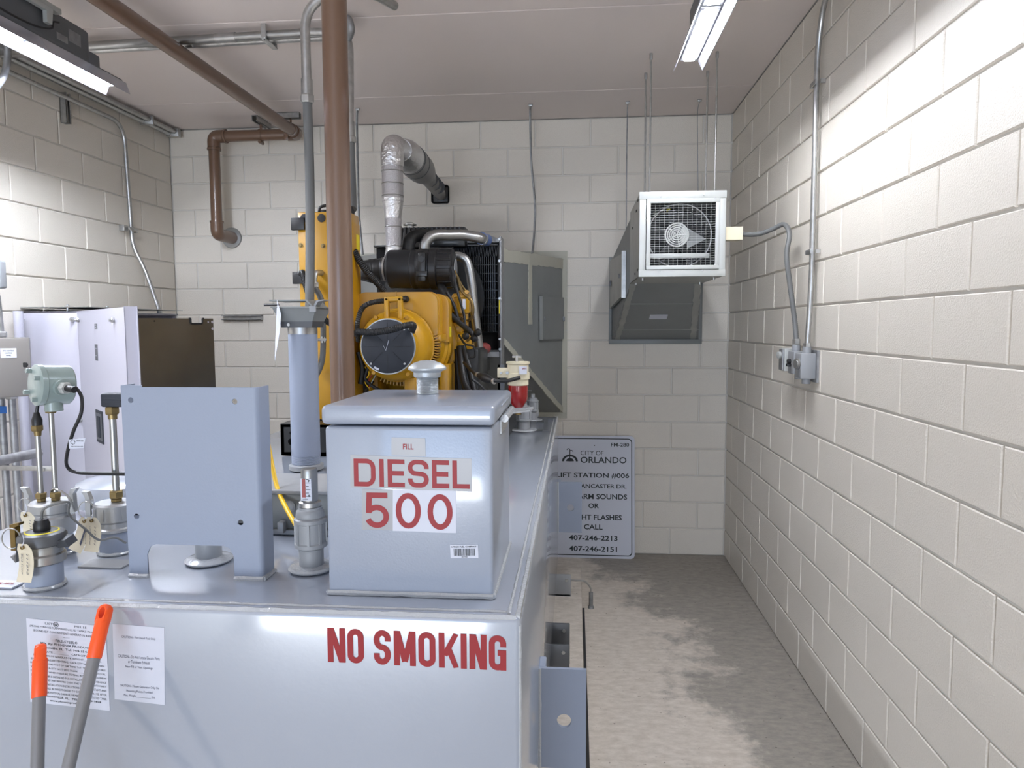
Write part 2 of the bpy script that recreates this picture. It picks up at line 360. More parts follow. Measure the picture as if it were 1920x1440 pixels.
for (ya, z0, z1, hz) in ((2.08, .40, .712, .55), (4.40, .452, .772, .61)):
    lug = MB(); x0, x1 = TX1, .036 if ya < 3 else .044; hx = (x0+x1)/2+.005; R = .022; n = 20; yb = ya+.012
    ring = [(hx+R*math.cos(2*PI*i/n), hz+R*math.sin(2*PI*i/n)) for i in range(n)]; outer = []
    for i in range(n):
        a = 2*PI*i/n; c_, s_ = math.cos(a), math.sin(a); ts = []
        if c_ > 1e-6: ts.append((x1-hx)/c_)
        if c_ < -1e-6: ts.append((x0-hx)/c_)
        if s_ > 1e-6: ts.append((z1-hz)/s_)
        if s_ < -1e-6: ts.append((z0-hz)/s_)
        t = min(ts); outer.append([hx+c_*t, hz+s_*t])
    for cx_, cz_ in ((x0, z0), (x1, z0), (x0, z1), (x1, z1)):
        k = min(range(n), key=lambda i: (outer[i][0]-cx_)**2+(outer[i][1]-cz_)**2); outer[k] = [cx_, cz_]
    vs = [(p[0], y_, p[1]) for y_ in (ya, yb) for p in ring+outer]; fs = []
    for i in range(n):
        j = (i+1) % n; fs += [(i, j, n+j, n+i), (2*n+i, 3*n+i, 3*n+j, 2*n+j), (i, 2*n+i, 2*n+j, j), (n+i, n+j, 3*n+j, 3*n+i)]
    lug.add(vs, fs); lug.box((x0-.001, yb, z0), (x0+.02, yb+.07, z1), .003, 1)
    lp = P('lifting_lug', lug, SATIN, tank)
    q = MB(); bead(q, (x0+.002, ya-.002, z0), (x0+.002, ya-.002, z1), .006); P('lug_weld', q, WELD, lp)
for (ya, zt) in ((3.2, .275), (3.38, .30), (4.25, .235)):
    P('hold_down_clip', MB().box((TX1-.02, ya, .1), (-.022, ya+.012, zt), .004).box((TX1-.02, ya, .1), (-.022, ya+.09, .112)), DGREY if ya < 4 else LGREY, tank)
    P('clip_bolt', MB().nut((-.05, ya, zt-.035), (0, -1, 0), .009, .008), GALV, tank)
for px, py in ((1010, 806), (1013, 790), (1035, 783)):
    c = at(px, py, z=H+.001); P('anti_skid_patch', MB().box((c.x-.022, c.y-.03, H-.004), (c.x+.022, c.y+.03, H+.001)), DGREY, tank)
# decals on the tank's near end
YFc = TY0-.0008
X3, Z3 = (1, 0, 0), (0, 0, 1)
KT = (at(950, 1215, y=YFc).x-at(615, 1215, y=YFc).x)/335      # metres per pixel of survey on the tank's near face
no = at(615, 1241, y=YFc)
P('lettering', word([(c, (a-615)*KT, (b-a)*KT) for c, a, b in (('N', 615, 649), ('O', 653, 684), ('S', 703, 735), ('M', 741, 782), ('O', 787, 819), ('K', 825, 862), ('I', 866, 877), ('N', 882, 914), ('G', 918, 950))], no, (1, 0, -.012), Z3, 66*KT, 11*KT, .5), RED, tank, 'red condensed capitals reading NO SMOKING')
def panel(x0, x1, z0, z1, y, t=.0008, sh=0): return MB().hexa([(x0, y, z0), (x1, y, z0-sh), (x1, y+t, z0-sh), (x0, y+t, z0)], [(x0, y, z1), (x1, y, z1-sh), (x1, y+t, z1-sh), (x0, y+t, z1)])
def quad_label(cs, yy, t=.001):
    p = [at(a, b, y=yy) for a, b in cs]; q_ = [V(v)+V((0, t, 0)) for v in p]; return MB().add(p+q_, [(0, 1, 2, 3), (7, 6, 5, 4)]+[(i, i+4, (i+1) % 4+4, (i+1) % 4) for i in range(4)]), p
qm, qc = quad_label([(57, 1316), (206, 1333), (198, 1175), (49, 1159)], TY0-.0012)
l1 = P('certification_label', qm, PAPER, tank, 'white certification label filled with small black print')
rows = [('LISTED             MH 15', .005, .52, 0), ('SPECIAL PURPOSE FLAMMABLE LIQUID TANKS, PROTECTED', .0052, .92, 0), ('SECONDARY CONTAINMENT GENERATOR BASE TANK', .0052, .84, 0), ('NO. 0 0 0', .002, .08, 0),
        ('FIRE-STEEL\u00ae', .0065, .28, .02), ('Mfg. By: PHOENIX PRODUCTS', .0065, .66, .02), ('Jacksonville, FL  Tel: 904-354-1858', .0065, .74, .02), ('MFG. DATE _________  CAPACITY ______', .005, .8, 0),
        ('NO.  MAXIMUM GENERATOR WEIGHT ________ Lbs.', .005, .86, 0), ('EMERGENCY RELIEF VENTING, CAPACITY NOT LESS THAN', .005, .92, 0), ('IN CFH WITHIN ONE FOOT OF THE TANK TOP. THE TANK REQUIRES', .005, .95, 0),
        ('VENTING, CAPACITY NOT LESS THAN _____ FEET PER HOUR.', .005, .95, 0), ('PRIMARY TANK WHEN PRESSURE TESTING, INTERSTICE, MAXIMUM', .005, .95, 0), ('5 PSIG. THIS TANK IS INTENDED FOR INSTALLATION IN ACCORDANCE', .005, .95, 0),
        ('30, 30A, AND THE UNIFORM FIRE CODE. THIS TANK FOR STATIONARY', .005, .95, 0), ('USE. FOLLOW INSTALLATION INSTRUCTIONS. IMPACT RESISTANT AND', .005, .95, 0), ('THIS TANK SHALL BE INVESTIGATED TO SUITABILITY FOR USE AFTER', .005, .95, 0),
        ('DAMAGE. OTHER PHYSICAL DAMAGE OR MISUSE 085 PROTECTED TANK.', .005, .95, 0), ('JACKSONVILLE, FL.  TEL: 904-354-1858', .006, .8, .02), ('www.phoenixproducts.com', .0062, .5, .02)]
ms = []; ul = (qc[2]-qc[3]); tl_ = (qc[3]+qc[2])/2; bl_ = (qc[0]+qc[1])/2; dwn = bl_-tl_; wl_ = ul.length
for i_, (s_, h_, w_, b_) in enumerate(rows): ms.append(text(s_, tl_+dwn*((i_+.75)/20.6), ul, -dwn, wl_*w_, h_*.95, b_*.6, res=1))
uc = tl_+dwn*.04-ul.normalized()*.022+V((0, -.0004, 0))
n_ = 24; ms.append(MB().add([uc+V((math.cos(2*PI*k/n_)*r_, 0, math.sin(2*PI*k/n_)*r_)) for r_ in (.0058, .0049) for k in range(n_)], [(k, (k+1) % n_, n_+(k+1) % n_, n_+k) for k in range(n_)])); ms.append(text('UL', uc, X3, Z3, .006, .0045, .03))
P('label_print', merge(*ms), INK, l1)
qm, qc = quad_label([(215, 1311), (309, 1322), (308, 1177), (211, 1170)], TY0-.0012)
l2 = P('caution_label', qm, PAPER, tank, 'white label with three CAUTION notices')
ms = []; ul = (qc[2]-qc[3]); tl_ = (qc[3]+qc[2])/2; dwn = (qc[0]+qc[1])/2-tl_
for s_, f_, w_ in (('CAUTION - For Diesel Fuel Only', .16, .66), ('CAUTION - Do Not Locate Electric Parts', .41, .81), ('or Terminate Exhaust', .475, .42), ('Near Fill or Vent Openings', .545, .53),
                   ('CAUTION - Mount Generator Only On', .80, .76), ('Mounting Points Provided', .865, .51), ('Max. Weight ____________ Lbs.', .925, .61)):
    ms.append(text(s_, tl_+dwn*f_, ul, -dwn, ul.length*w_, .0065, 0, res=2))
P('label_print', merge(*ms), INKG, l2)
# labels lying flat on the tank top
lt = P('flat_label', MB().box((-1.40, 1.455, H-.003), (-1.25, 1.50, H+.0006)), PAPER, tank)
P('label_print', text('DIESEL FUEL', (-1.32, 1.478, H+.0008), X3, (0, 1, 0), .12, .012, .02), RED, lt)
lt = P('flat_label', MB().box((-1.2, 1.60, H-.003), (-1.09, 1.66, H+.0006)), LGREY, tank, 'small dull grey label on the tank top')
# ------------------------------------------------------------------ diesel fill box
FX0, FX1, FY0, FY1 = -.533, -.172, 1.480, 1.862
fb = T('fill_box', 'square light grey steel fill box lettered DIESEL 500 with closed lid', 'fill box', (-.35, 1.67, H))
P('box_body', MB().box((FX0, FY0, H-.005), (FX1, FY1, 1.526), .008, 3), BOXP, fb)
q = MB()
for a, b in (((FX0, FY0), (FX1, FY0)), ((FX1, FY0), (FX1, FY1)), ((FX0, FY0), (FX0, FY1))): bead(q, (a[0], a[1], H+.002), (b[0], b[1], H+.002), .006)
P('weld_bead', q, WELD, fb)
ld_ = P('lid', MB().box((FX0-.006, FY0-.006, 1.530), (FX1+.006, FY1+.006, 1.571), .011, 4), BOXP, fb)
hg = MB().cyl((FX1+.012, 1.62, 1.527), (FX1+.012, 1.80, 1.527), .009, 12).box((FX1, 1.63, 1.49), (FX1+.004, 1.79, 1.527))
P('hinge', hg, WELD, fb); P('hasp_tab', MB().prism([(FX1+.01, 1.74, 1.522), (FX1+.062, 1.76, 1.527), (FX1+.068, 1.80, 1.53), (FX1+.012, 1.82, 1.524)], (0, 0, .004)), WELD, fb)
P('lid_rib', MB().box((FX1+.005, 1.60, 1.557), (FX1+.0085, 1.78, 1.56), .001, 1), BOXP, ld_)
YD = FY0-.0004
KF = (at(881, 900, y=YD).x-at(664, 900, y=YD).x)/217
def fpl(cs): return quad_label(cs, YD-.0006)[0]
dl = P('letter_plate', fpl([(657, 914), (885, 922), (884, 860), (657, 853)]), CLEARL, fb)
P('lettering', word([(c, (a-664)*KF, (b-a)*KF) for c, a, b in (('D', 664, 705), ('I', 712, 721), ('E', 728, 760), ('S', 766, 805), ('E', 811, 843), ('L', 849, 881))], at(664, 911.5, y=YD-.0006), (1, 0, -.008), Z3, 52*KF, 8.6*KF, .38), RED, dl, 'red capitals reading DIESEL')
for i, (c, a, b, yb_) in enumerate((('5', 685, 731, 989.5), ('0', 742.5, 790, 990.5), ('0', 802, 849, 993))):
    pa_ = (679, 736.5, 795.5, 855); n_ = P('number_plate', fpl([(pa_[i], 993+i*2.5), (pa_[i+1], 994.5+i*2.5), (pa_[i+1], 918+i), (pa_[i], 917+i)]), PAPER if i else CLEARL, fb)
    P('numeral', word([(c, 0, (b-a)*KF)], at(a, yb_, y=YD-.0006), X3, Z3, 67*KF, 10.4*KF), RED, n_, 'red numeral '+c)
fp = P('fill_label', fpl([(734, 854), (798, 856), (797, 822), (734, 820)]), CLEARL, fb); P('lettering', text('FILL', at(765.5, 837.5, y=YD-.0006), X3, Z3, 20*KF, 10.5*KF, .02), RED, fp)
R_ = Matrix.Rotation(math.radians(-2), 4, 'Y').to_3x3(); pc = at(870.5, 1034, y=YD-.0004)
bc = P('barcode_label', MB().box(pc-V((.030, .0004, .0145)), pc+V((.030, .0004, .0145)), rot=R_), PAPER, fb)
bars = MB(); x = -.0225; random.seed(3)
while x < .022:
    wd = random.choice((.0006, .0009, .0014)); bars.box(pc+V((x, -.0009, -.009)), pc+V((x+wd, -.0005, .0065)), rot=R_, piv=pc); x += wd+random.choice((.0006, .0009, .0013))
ux = R_ @ V((1, 0, 0)); uz = R_ @ V((0, 0, 1))
P('label_print', merge(bars, text('LYNCH FUEL COMPANY', pc+uz*.0105+V((0, -.0005, 0)), ux, uz, .054, .0035, .03), text('401945', pc-uz*.0118+V((0, -.0005, 0)), ux, uz, .013, .0026, .02)), INK, bc)
def threads(mb, o, r, h, pitch=.0035, n=24):
    k = int(h/pitch); pr_ = []
    for i in range(k): pr_ += [(r*.965, i*pitch), (r*1.01, (i+.5)*pitch)]
    return mb.lathe(pr_+[(r*.965, h)], o, (0, 0, 1), n)
mc = V((-.366, 1.755, 1.571)); mv = T('mushroom_vent', 'galvanized mushroom vent cap on threaded pipe above the fill box lid', 'vent', mc)
P('threaded_pipe', threads(MB(), mc, .027, .052), CGALV, mv)
q = MB().lathe([(.030, .040), (.034, .043), (.034, .053), (.036, .055), (.047, .060), (.0475, .064), (.045, .068), (.034, .076), (.018, .0815), (0, .083)], mc, n=32); P('cap', q, CGALV, mv)
# ------------------------------------------------------------------ sheet metal bracket
BX0, BX1, BY = -1.036, -.712, 1.552
def plate_holes(x0, x1, z0, z1, y, t, holes, cut=None, seg=16):
    """a plate in the xz plane with round holes, by grid cells around every hole"""
    mb = MB(); xs = sorted({x0, x1}|{h[0]-h[2]*1.8 for h in holes}|{h[0]+h[2]*1.8 for h in holes}|({cut[0], cut[1]} if cut else set()))
    zs = sorted({z0, z1}|{h[1]-h[2]*1.8 for h in holes}|{h[1]+h[2]*1.8 for h in holes}|({cut[2]} if cut else set()))
    for i in range(len(xs)-1):
        for j in range(len(zs)-1):
            a, b, c, d = xs[i], xs[i+1], zs[j], zs[j+1]; cx_, cz_ = (a+b)/2, (c+d)/2
            if cut and cut[0] < cx_ < cut[1] and cz_ < cut[2]: continue
            hh = [h for h in holes if a-1e-6 <= h[0] <= b+1e-6 and c-1e-6 <= h[1] <= d+1e-6]
            if not hh: mb.add([(a, y, c), (b, y, c), (b, y, d), (a, y, d), (a, y+t, c), (b, y+t, c), (b, y+t, d), (a, y+t, d)], [(0, 1, 2, 3), (7, 6, 5, 4)]); continue
            h = hh[0]; R = h[2]; ring = []; out = []
            for k in range(seg):
                u = 2*PI*(k+.5)/seg; s_, c_ = math.sin(u), math.cos(u); ring.append((h[0]+R*c_, h[1]+R*s_))
                tt = min(((b-h[0]) if c_ > 0 else (a-h[0]))/c_, ((d-h[1]) if s_ > 0 else (c-h[1]))/s_); out.append((h[0]+c_*tt, h[1]+s_*tt))
            for cc in ((a, c), (b, c), (a, d), (b, d)):
                k = min(range(seg), key=lambda i_: (out[i_][0]-cc[0])**2+(out[i_][1]-cc[1])**2); out[k] = cc
            vs = [(p[0], yy, p[1]) for yy in (y, y+t) for p in ring+out]; fs = []
            for k in range(seg):
                l = (k+1) % seg; fs += [(k, l, seg+l, seg+k), (2*seg+k, 3*seg+k, 3*seg+l, 2*seg+l), (k, 2*seg+k, 2*seg+l, l)]
            mb.add(vs, fs)
    return mb
br = T('mounting_bracket', 'blank light grey sheet metal bracket with four holes left of the fill box', 'bracket', (-.87, BY, H))
hl = [(-1.013, 1.572, .0065), (-.766, 1.570, .0065), (-1.012, 1.301, .0065), (-.762, 1.292, .0065)]
q = plate_holes(BX0, BX1-.012, H, 1.602, BY, .0035, hl, (-.99, -.781, 1.236))
q.prism([(-.99, BY, 1.236), (-.99, BY, 1.212), (-.982, BY, 1.23), (-.968, BY, 1.236)], (0, .0035, 0)); q.prism([(-.781, BY, 1.236), (-.781, BY, 1.212), (-.789, BY, 1.23), (-.803, BY, 1.236)], (0, .0035, 0))
P('face_plate', q, SATIN, br)
pr_ = [(BX1-.012, BY)]+[(BX1-.012+.012*math.sin(a), BY+.012-.012*math.cos(a)) for a in (PI/8, PI/4, 3*PI/8, PI/2)]+[(BX1, BY+.06)]
inn = [(p[0]-.0035*(0 if i == 0 else 1), p[1]+.0035*(1 if i < 3 else .2)) for i, p in enumerate(pr_)]
q = MB(); n = len(pr_); vs = [(p[0], p[1], zz) for zz in (H, 1.602) for p in pr_+inn[::-1]]; m2 = 2*n
q.add(vs, [tuple(range(m2)), tuple(range(2*m2-1, m2-1, -1))]+[(i, (i+1) % m2, (i+1) % m2+m2, i+m2) for i in range(m2)], True)
P('side_flange', q, SATIN, br); q = MB(); q.box((BX0-.001, BY+.002, H), (BX0+.0025, BY+.05, 1.606)).box((BX0, BY+.001, 1.6), (BX0+.05, BY+.004, 1.606))
P('side_flange', q, SATIN, br)
q = MB(); bead(q, (BX0, BY, H), (-.99, BY, H), .006); bead(q, (-.781, BY, H), (BX1, BY, H), .006); bead(q, (BX1, BY, H), (BX1+.002, BY+.06, H), .006); P('weld_bead', q, WELD, br)
# ------------------------------------------------------------------ pipe fittings on the tank top
def coupling(mb, o, r, h):
    """malleable coupling with banded ends and ribs"""
    mb.lathe([(r*1.0, 0), (r*1.24, .004), (r*1.24, h*.16), (r*1.13, h*.2), (r*1.13, h*.8), (r*1.24, h*.84), (r*1.24, h-.004), (r*1.05, h)], o, (0, 0, 1), 28)
    for k in range(8):
        a = PI*k/4+.2; c = V(o)+V((math.cos(a)*r*1.14, math.sin(a)*r*1.14, h*.5)); mb.box(c-V((.003, .003, h*.33)), c+V((.003, .003, h*.33)), rot=Matrix.Rotation(a, 3, 'Z'))
    return mb
def wring(o, r): 
    q = MB(); pts = [V(o)+V((math.cos(a)*r, math.sin(a)*r, .001)) for a in [2*PI*k/24 for k in range(25)]]; return q.tube(pts, [.005*random.uniform(.7, 1.3) for _ in pts], 6)
def lever(mb, c, side, h=.07, rings=True):
    """cam lever standing up beside a cap, with its pull ring: returns (lever, ring)"""
    s_ = side; l = MB().prism([(c.x+s_*.0, c.y, c.z), (c.x+s_*.014, c.y, c.z+.01), (c.x+s_*.012, c.y, c.z+h*.8), (c.x+s_*.022, c.y, c.z+h), (c.x+s_*.006, c.y, c.z+h*.98), (c.x+s_*-.002, c.y, c.z+h*.7)], (0, .014, 0))
    return l
def ring(c, r, nx=.3): 
    return MB().tube([V(c)+V((math.cos(a)*r, nx*math.sin(a)*r*.3, math.sin(a)*r)) for a in [2*PI*k/20 for k in range(21)]], .0014, 6)
# A front fitting with black knob
A = V((-1.192, 1.482, H)); fa = T('camlock_fitting', 'short pipe fitting at the tank corner with dark grey clamp cap and black knob', 'fitting', A)
P('pipe_stub', MB().cyl(A, A+V((0, 0, .055)), .038, 28), SATIN, fa); P('weld_bead', wring(A, .039), WELD, fa)
P('adapter', MB().lathe([(.041, .052), (.045, .055), (.045, .072), (.041, .076), (.041, .088), (.038, .095), (.036, .10)], A, n=28), STEEL, fa)
cc = A+V((0, 0, .094)); P('cap', MB().lathe([(.044, 0), (.049, .003), (.049, .02), (.045, .026), (.03, .03), (0, .031)], cc, n=28).prism([cc+V((-.055, -.03, -.022)), cc+V((-.03, -.045, -.03)), cc+V((-.028, -.042, .012)), cc+V((.06, -.01, .012)), cc+V((.062, .0, -.006)), cc+V((-.02, -.02, -.01))], (0, .03, .006)), DGREY, fa)
P('knob', MB().lathe([(.015, .028), (.017, .032), (.017, .046), (.014, .052), (.014, .056), (0, .058)], cc, n=20), BLK, fa)
P('gasket_ring', MB().lathe([(.0315, .0298), (.0345, .0285), (.0345, .0292), (.0315, .0305), (.0315, .0298)], cc, n=24), YDEC, fa)
P('cam_lever', MB().prism([cc+V((-.052, -.03, -.008)), cc+V((-.04, -.03, -.008)), cc+V((-.04, -.03, .045)), cc+V((-.03, -.03, .05)), cc+V((-.03, -.03, .055)), cc+V((-.052, -.03, .05))], (0, .016, 0)), BRONZE, fa, 'aged bronze lever')
P('pull_ring', ring(cc+V((-.048, -.032, .02)), .022), STEEL, fa)
# B gauge fitting with two stems and junction head
Bc = V((-1.340, 1.705, H)); fbt = T('gauge_fitting', 'aluminium cap with two upright probe stems and a round grey-green head', 'gauge', Bc)
P('pipe_stub', MB().cyl(Bc, Bc+V((0, 0, .055)), .044, 28), SATIN, fbt); P('weld_bead', wring(Bc, .045), WELD, fbt)
P('cap', MB().lathe([(.048, .05), (.051, .053), (.051, .095), (.047, .10), (.047, .106), (.052, .11), (.052, .13), (.047, .135), (0, .136)], Bc, n=32), ALU, fbt)
P('cam_lever', lever(None, Bc+V((-.056, -.01, .10)), -1), ALU, fbt); P('cam_lever', lever(None, Bc+V((.054, -.01, .10)), 1), ALU, fbt)
P('pull_ring', ring(Bc+V((-.062, -.014, .125)), .018), STEEL, fbt); P('pull_chain', MB().tube(spline([Bc+V((.0, .0, .16)), Bc+V((.03, -.02, .17)), Bc+V((.062, -.02, .15)), Bc+V((.07, -.01, .11))]), .0022, 6, rib=.0012, pitch=.008), STEEL, fbt)
for dx, zt, dy in ((.012, 1.527, 0), (-.018, 1.47, -.012)):
    o = Bc+V((dx, dy, .136)); P('hex_bushing', MB().nut(o, (0, 0, 1), .011, .008).nut(o+V((0, 0, .008)), (0, 0, 1), .0135, .014), BRASS, fbt)
    P('probe_stem', MB().cyl(o+V((0, 0, .02)), V((o.x, o.y, zt)), .0062, 14), STEEL, fbt)
o = V((Bc.x-.018, Bc.y-.012, 1.465)); P('brass_gland', MB().lathe([(.008, 0), (.009, .012)], o).nut(o+V((0, 0, .012)), (0, 0, 1), .014, .015), BRASS, fbt)
P('cable_gland', MB().lathe([(.012, .027), (.0125, .04), (.009, .05), (.006, .06)], o, n=16).tube(spline([o+V((0, 0, .055)), o+V((.003, 0, .07)), o+V((.003, .005, .09)), o+V((-.006, .01, .1))]), .004, 8), BLK, fbt)
o = V((Bc.x+.012, Bc.y, 1.522)); P('brass_gland', MB().nut(o, (0, 0, 1), .0135, .013), BRASS, fbt)
hc = V((-1.322, 1.70, 1.594)); ha = V((-.55, -.83, .05)).normalized()
P('head_body', MB().lathe([(.045, -.045), (.05, -.04), (.05, .018), (.052, .02), (.052, .026)], hc, ha, 32).cyl(hc+V((.006, 0, -.066)), hc+V((.006, 0, -.035)), .021, 20), GRN, fbt)
q = MB().lathe([(.052, .026), (.052, .032), (.045, .036), (0, .036)], hc, ha, 32)
for k in range(4):
    a = PI/2*k+.5; u = V((.83, -.55, 0)); z_ = ha.cross(u); c = hc+ha*.036+(u*math.cos(a)+z_*math.sin(a))*.040; q.cyl(c-ha*.01, c+ha*.012, .006, 10)
P('head_cover', q, GRN, fbt)
g0 = hc+V((.045, -.02, -.004)); gx = V((.93, -.35, -.1)).normalized()
P('conduit_hub', MB().cyl(g0-gx*.01, g0+gx*.006, .020, 20), GRN, fbt); P('hub_nut', MB().nut(g0+gx*.004, gx, .0155, .018), FANW, fbt); P('strain_relief', MB().cyl(g0+gx*.02, g0+gx*.05, .008, 14), BLK, fbt)
cb = g0+gx*.048
pts = [cb, at(142, 727, y=1.68), at(153, 745, y=1.67), at(152, 775, y=1.66), at(138, 808, y=1.66), at(127, 845, y=1.67), at(125, 872, y=1.69), at(140, 885, y=1.7), at(180, 888, y=1.70), at(235, 889, y=1.70)]
ccab = S('signal_cable', MB().tube(spline(pts), .0042, 10), RUB, 'dark cable looping down from the round head to the blank bracket', 'cable', cb)
t0 = at(146, 828, y=1.655); flag = T('cable_flag', 'white printed flag label wrapped on the dark looping cable', 'label', t0)
P('flag', MB().prism([t0+V((-.024, 0, .005)), t0+V((.020, 0, .009)), t0+V((.014, 0, -.016)), t0+V((-.024, 0, -.018))], (0, .0012, 0)), PAPER, flag)
q = merge(text('SENSOR CABLE', t0+V((.006, -.0006, .002)), X3, Z3, .018, .003, .02), text('- - - - - - - - -', t0+V((-.002, -.0006, -.012)), X3, Z3, .03, .002, .02))
for k in range(8):
    a = PI/4*k; q.box(t0+V((-.013+.0055*math.cos(a)-.001, -.0006, -.001+.0055*math.sin(a)-.001)), t0+V((-.013+.0055*math.cos(a)+.001, -.0002, -.001+.0055*math.sin(a)+.001)))
P('label_print', q, INK, flag)
# C camlock fitting with one stem
Cc = V((-1.185, 1.725, H)); fc = T('probe_fitting', 'aluminium camlock cap with a single probe stem beside the blank bracket', 'fitting', Cc)
P('pipe_stub', MB().cyl(Cc, Cc+V((0, 0, .06)), .038, 28), SATIN, fc); P('weld_bead', wring(Cc, .04), WELD, fc)
q = MB().lathe([(.042, .055), (.046, .058), (.046, .064), (.042, .068), (.042, .08), (.047, .085), (.047, .125), (.043, .13), (0, .131)], Cc, n=32)
for k in range(12):
    a = 2*PI*k/12; c = Cc+V((math.cos(a)*.046, math.sin(a)*.046, .105)); q.box(c-V((.003, .004, .015)), c+V((.003, .004, .015)), rot=Matrix.Rotation(a, 3, 'Z'))
P('cap', q, ALU, fc); P('cam_lever', lever(None, Cc+V((-.052, -.02, .085)), -1, .075), ALU, fc); P('pull_ring', ring(Cc+V((-.055, -.03, .115)), .021), STEEL, fc)
o = Cc+V((.008, 0, .131)); P('hex_bushing', MB().nut(o, (0, 0, 1), .014, .008).nut(o+V((0, 0, .009)), (0, 0, 1), .017, .02), BRASS, fc)
P('probe_stem', MB().cyl(o+V((0, 0, .02)), V((o.x, o.y, 1.515)), .0085, 16), STEEL, fc); o2 = V((o.x, o.y, 1.505)); P('brass_gland', MB().cyl(o2, o2+V((0, 0, .012)), .011, 14).nut(o2+V((0, 0, .012)), (0, 0, 1), .0175, .02), BRASS, fc)
P('sensor_head', MB().box(o2+V((-.02, -.016, .032)), o2+V((.04, .016, .066)), .004).box(o2+V((-.008, -.018, .045)), o2+V((.035, -.015, .05))), CHAR, fc)
# pressed elbow cable from knob to C
pts = [A+V((.0, .0, .148)), A+V((.01, 0, .175)), A+V((.05, .02, .185)), at(130, 965, y=1.55), at(160, 992, y=1.56), at(185, 1012, y=1.58), at(215, 1008, y=1.6), at(236, 1018, y=1.62)]
S('sensor_lead', MB().tube(spline(pts), .0028, 8), FLEX, 'thin grey lead running from the black knob past the tags', 'cable', A+V((0, 0, .15)))
# paper tags
def tag(c, w_, h_, tilt, lab, lines, yaw=0, curl=.01):
    t = T('paper_tag', lab, 'tag', c, None); Rm = Matrix.Rotation(yaw, 3, 'Z') @ Matrix.Rotation(tilt, 3, 'Y'); q = MB(); n = 6; vs = []
    for k in range(n+1):
        zz = -h_*k/n; yo = curl*math.sin(PI*k/n); wk = w_*(.62 if k == 0 else 1)
        for s_ in (-1, 1):
            for t_ in (0, .0006): vs.append(V(c)+Rm @ V((s_*wk/2, yo+t_, zz)))
    fs = []
    for k in range(n):
        a = 4*k; fs += [(a, a+2, a+6, a+4), (a+1, a+5, a+7, a+3), (a, a+4, a+5, a+1), (a+2, a+3, a+7, a+6)]
    P('tag_card', q.add(vs, fs, True), TAG, t); e = V(c)+Rm @ V((0, -.0008, -.008))
    P('eyelet', MB().lathe([(.002, -.001), (.0045, -.001), (.0045, .0012), (.002, .0012), (.002, -.001)], e, Rm @ V((0, -1, 0)), 12), BRONZE, t)
    ms = []
    for i, l in enumerate(lines): ms.append(text(l, V(c)+Rm @ V((.006-.012*i, curl*.9-.004, -h_*.55)), Rm @ V((0, 0, -1)), Rm @ V((1, 0, 0)), h_*.55, .0045, 0, res=1, font_italic=.3))
    P('handwriting', merge(*ms), INKG, t); P('tie_string', MB().tube(spline([e+V((0, -.002, .002)), e+V((.006, -.002, .015)), e+V((.003, 0, .028))]), .0009, 5), PAPER, t)
tag(at(42, 1020, y=1.415), .034, .085, .03, 'manila tag hanging in front of the fitting with the black knob', ['111892', 'Blank Sensor'])
tag(at(47, 960, y=1.60), .036, .075, -.05, 'manila tag on the left lever of the two-stem gauge fitting', ['111893'])
tag(at(172, 970, y=1.60), .036, .085, .08, 'manila tag front of the pair hanging by the blank bracket', ['111891', 'Containment Level', 'Open Contact'])
tag(at(160, 972, y=1.64), .034, .09, .38, 'plain manila tag twisted behind the written tag of the pair', ['-'])
# D domed vent behind
Dc = V((-1.44, 2.16, H)); dv = T('emergency_vent_hood', 'wide light grey domed vent hood behind the gauge fittings', 'vent', Dc)
P('vent_neck', MB().cyl(Dc, Dc+V((0, 0, .05)), .07, 28), SATIN, dv); P('hood', MB().lathe([(.145, .022), (.15, .026), (.15, .070), (.14, .088), (.115, .098), (.05, .106), (0, .108)], Dc, n=36), TANK, dv)
o = at(392, 1050, z=H); hs_ = T('capped_riser', 'short pipe riser on a weld flange seen under the blank bracket', 'fitting', o)
P('weld_flange', MB().lathe([(.056, 0), (.058, .004), (.05, .009), (.032, .011)], o, n=28), WELD, hs_); P('pipe_stub', MB().cyl(o, o+V((0, 0, .16)), .031, 24), LGREY, hs_); P('pipe_cap', MB().cyl(o+V((0, 0, .12)), o+V((0, 0, .17)), .037, 8, bev=.003), LGREY, hs_)
# gauge between bracket and fill box
G = V((-.628, 1.632, H)); gz = T('level_gauge', 'clear sight gauge with a red scale on ribbed pipe coupling left of the fill box', 'gauge', G)
P('weld_flange', MB().lathe([(.052, .0), (.055, .004), (.05, .009), (.032, .011)], G, n=28), WELD, gz); P('pipe_stub', threads(MB().cyl(G, G+V((0, 0, .05)), .029, 24), G+V((0, 0, .045)), .029, .014), LGREY, gz)
P('coupling', coupling(MB(), G+V((0, 0, .052)), .031, .075), LGREY, gz); P('reducer', MB().lathe([(.033, .127), (.034, .13), (.032, .142), (.028, .146), (.028, .152)], G, n=28), LGREY, gz)
P('collar', MB().lathe([(.022, .15), (.026, .153), (.026, .163), (.021, .166)], G, n=24), GALV, gz)
gp = P('gauge_tube', MB().lathe([(.019, .165), (.0195, .168), (.0195, .238), (.0175, .243), (0, .244)], G, n=28), STEEL, gz)
yg = G.y-.0205; P('gauge_scale', MB().box((G.x-.014, yg, H+.170), (G.x+.012, yg+.006, H+.222)), PAPER, gz)
P('gauge_indicator', MB().box((G.x-.010, yg-.001, H+.178), (G.x-.002, yg+.002, H+.222)), REDS, gz)
q = MB()
for k in range(6): q.box((G.x-.001, yg-.0008, H+.180+k*.008), (G.x+(.010 if k % 2 == 0 else .006), yg, H+.1812+k*.008))
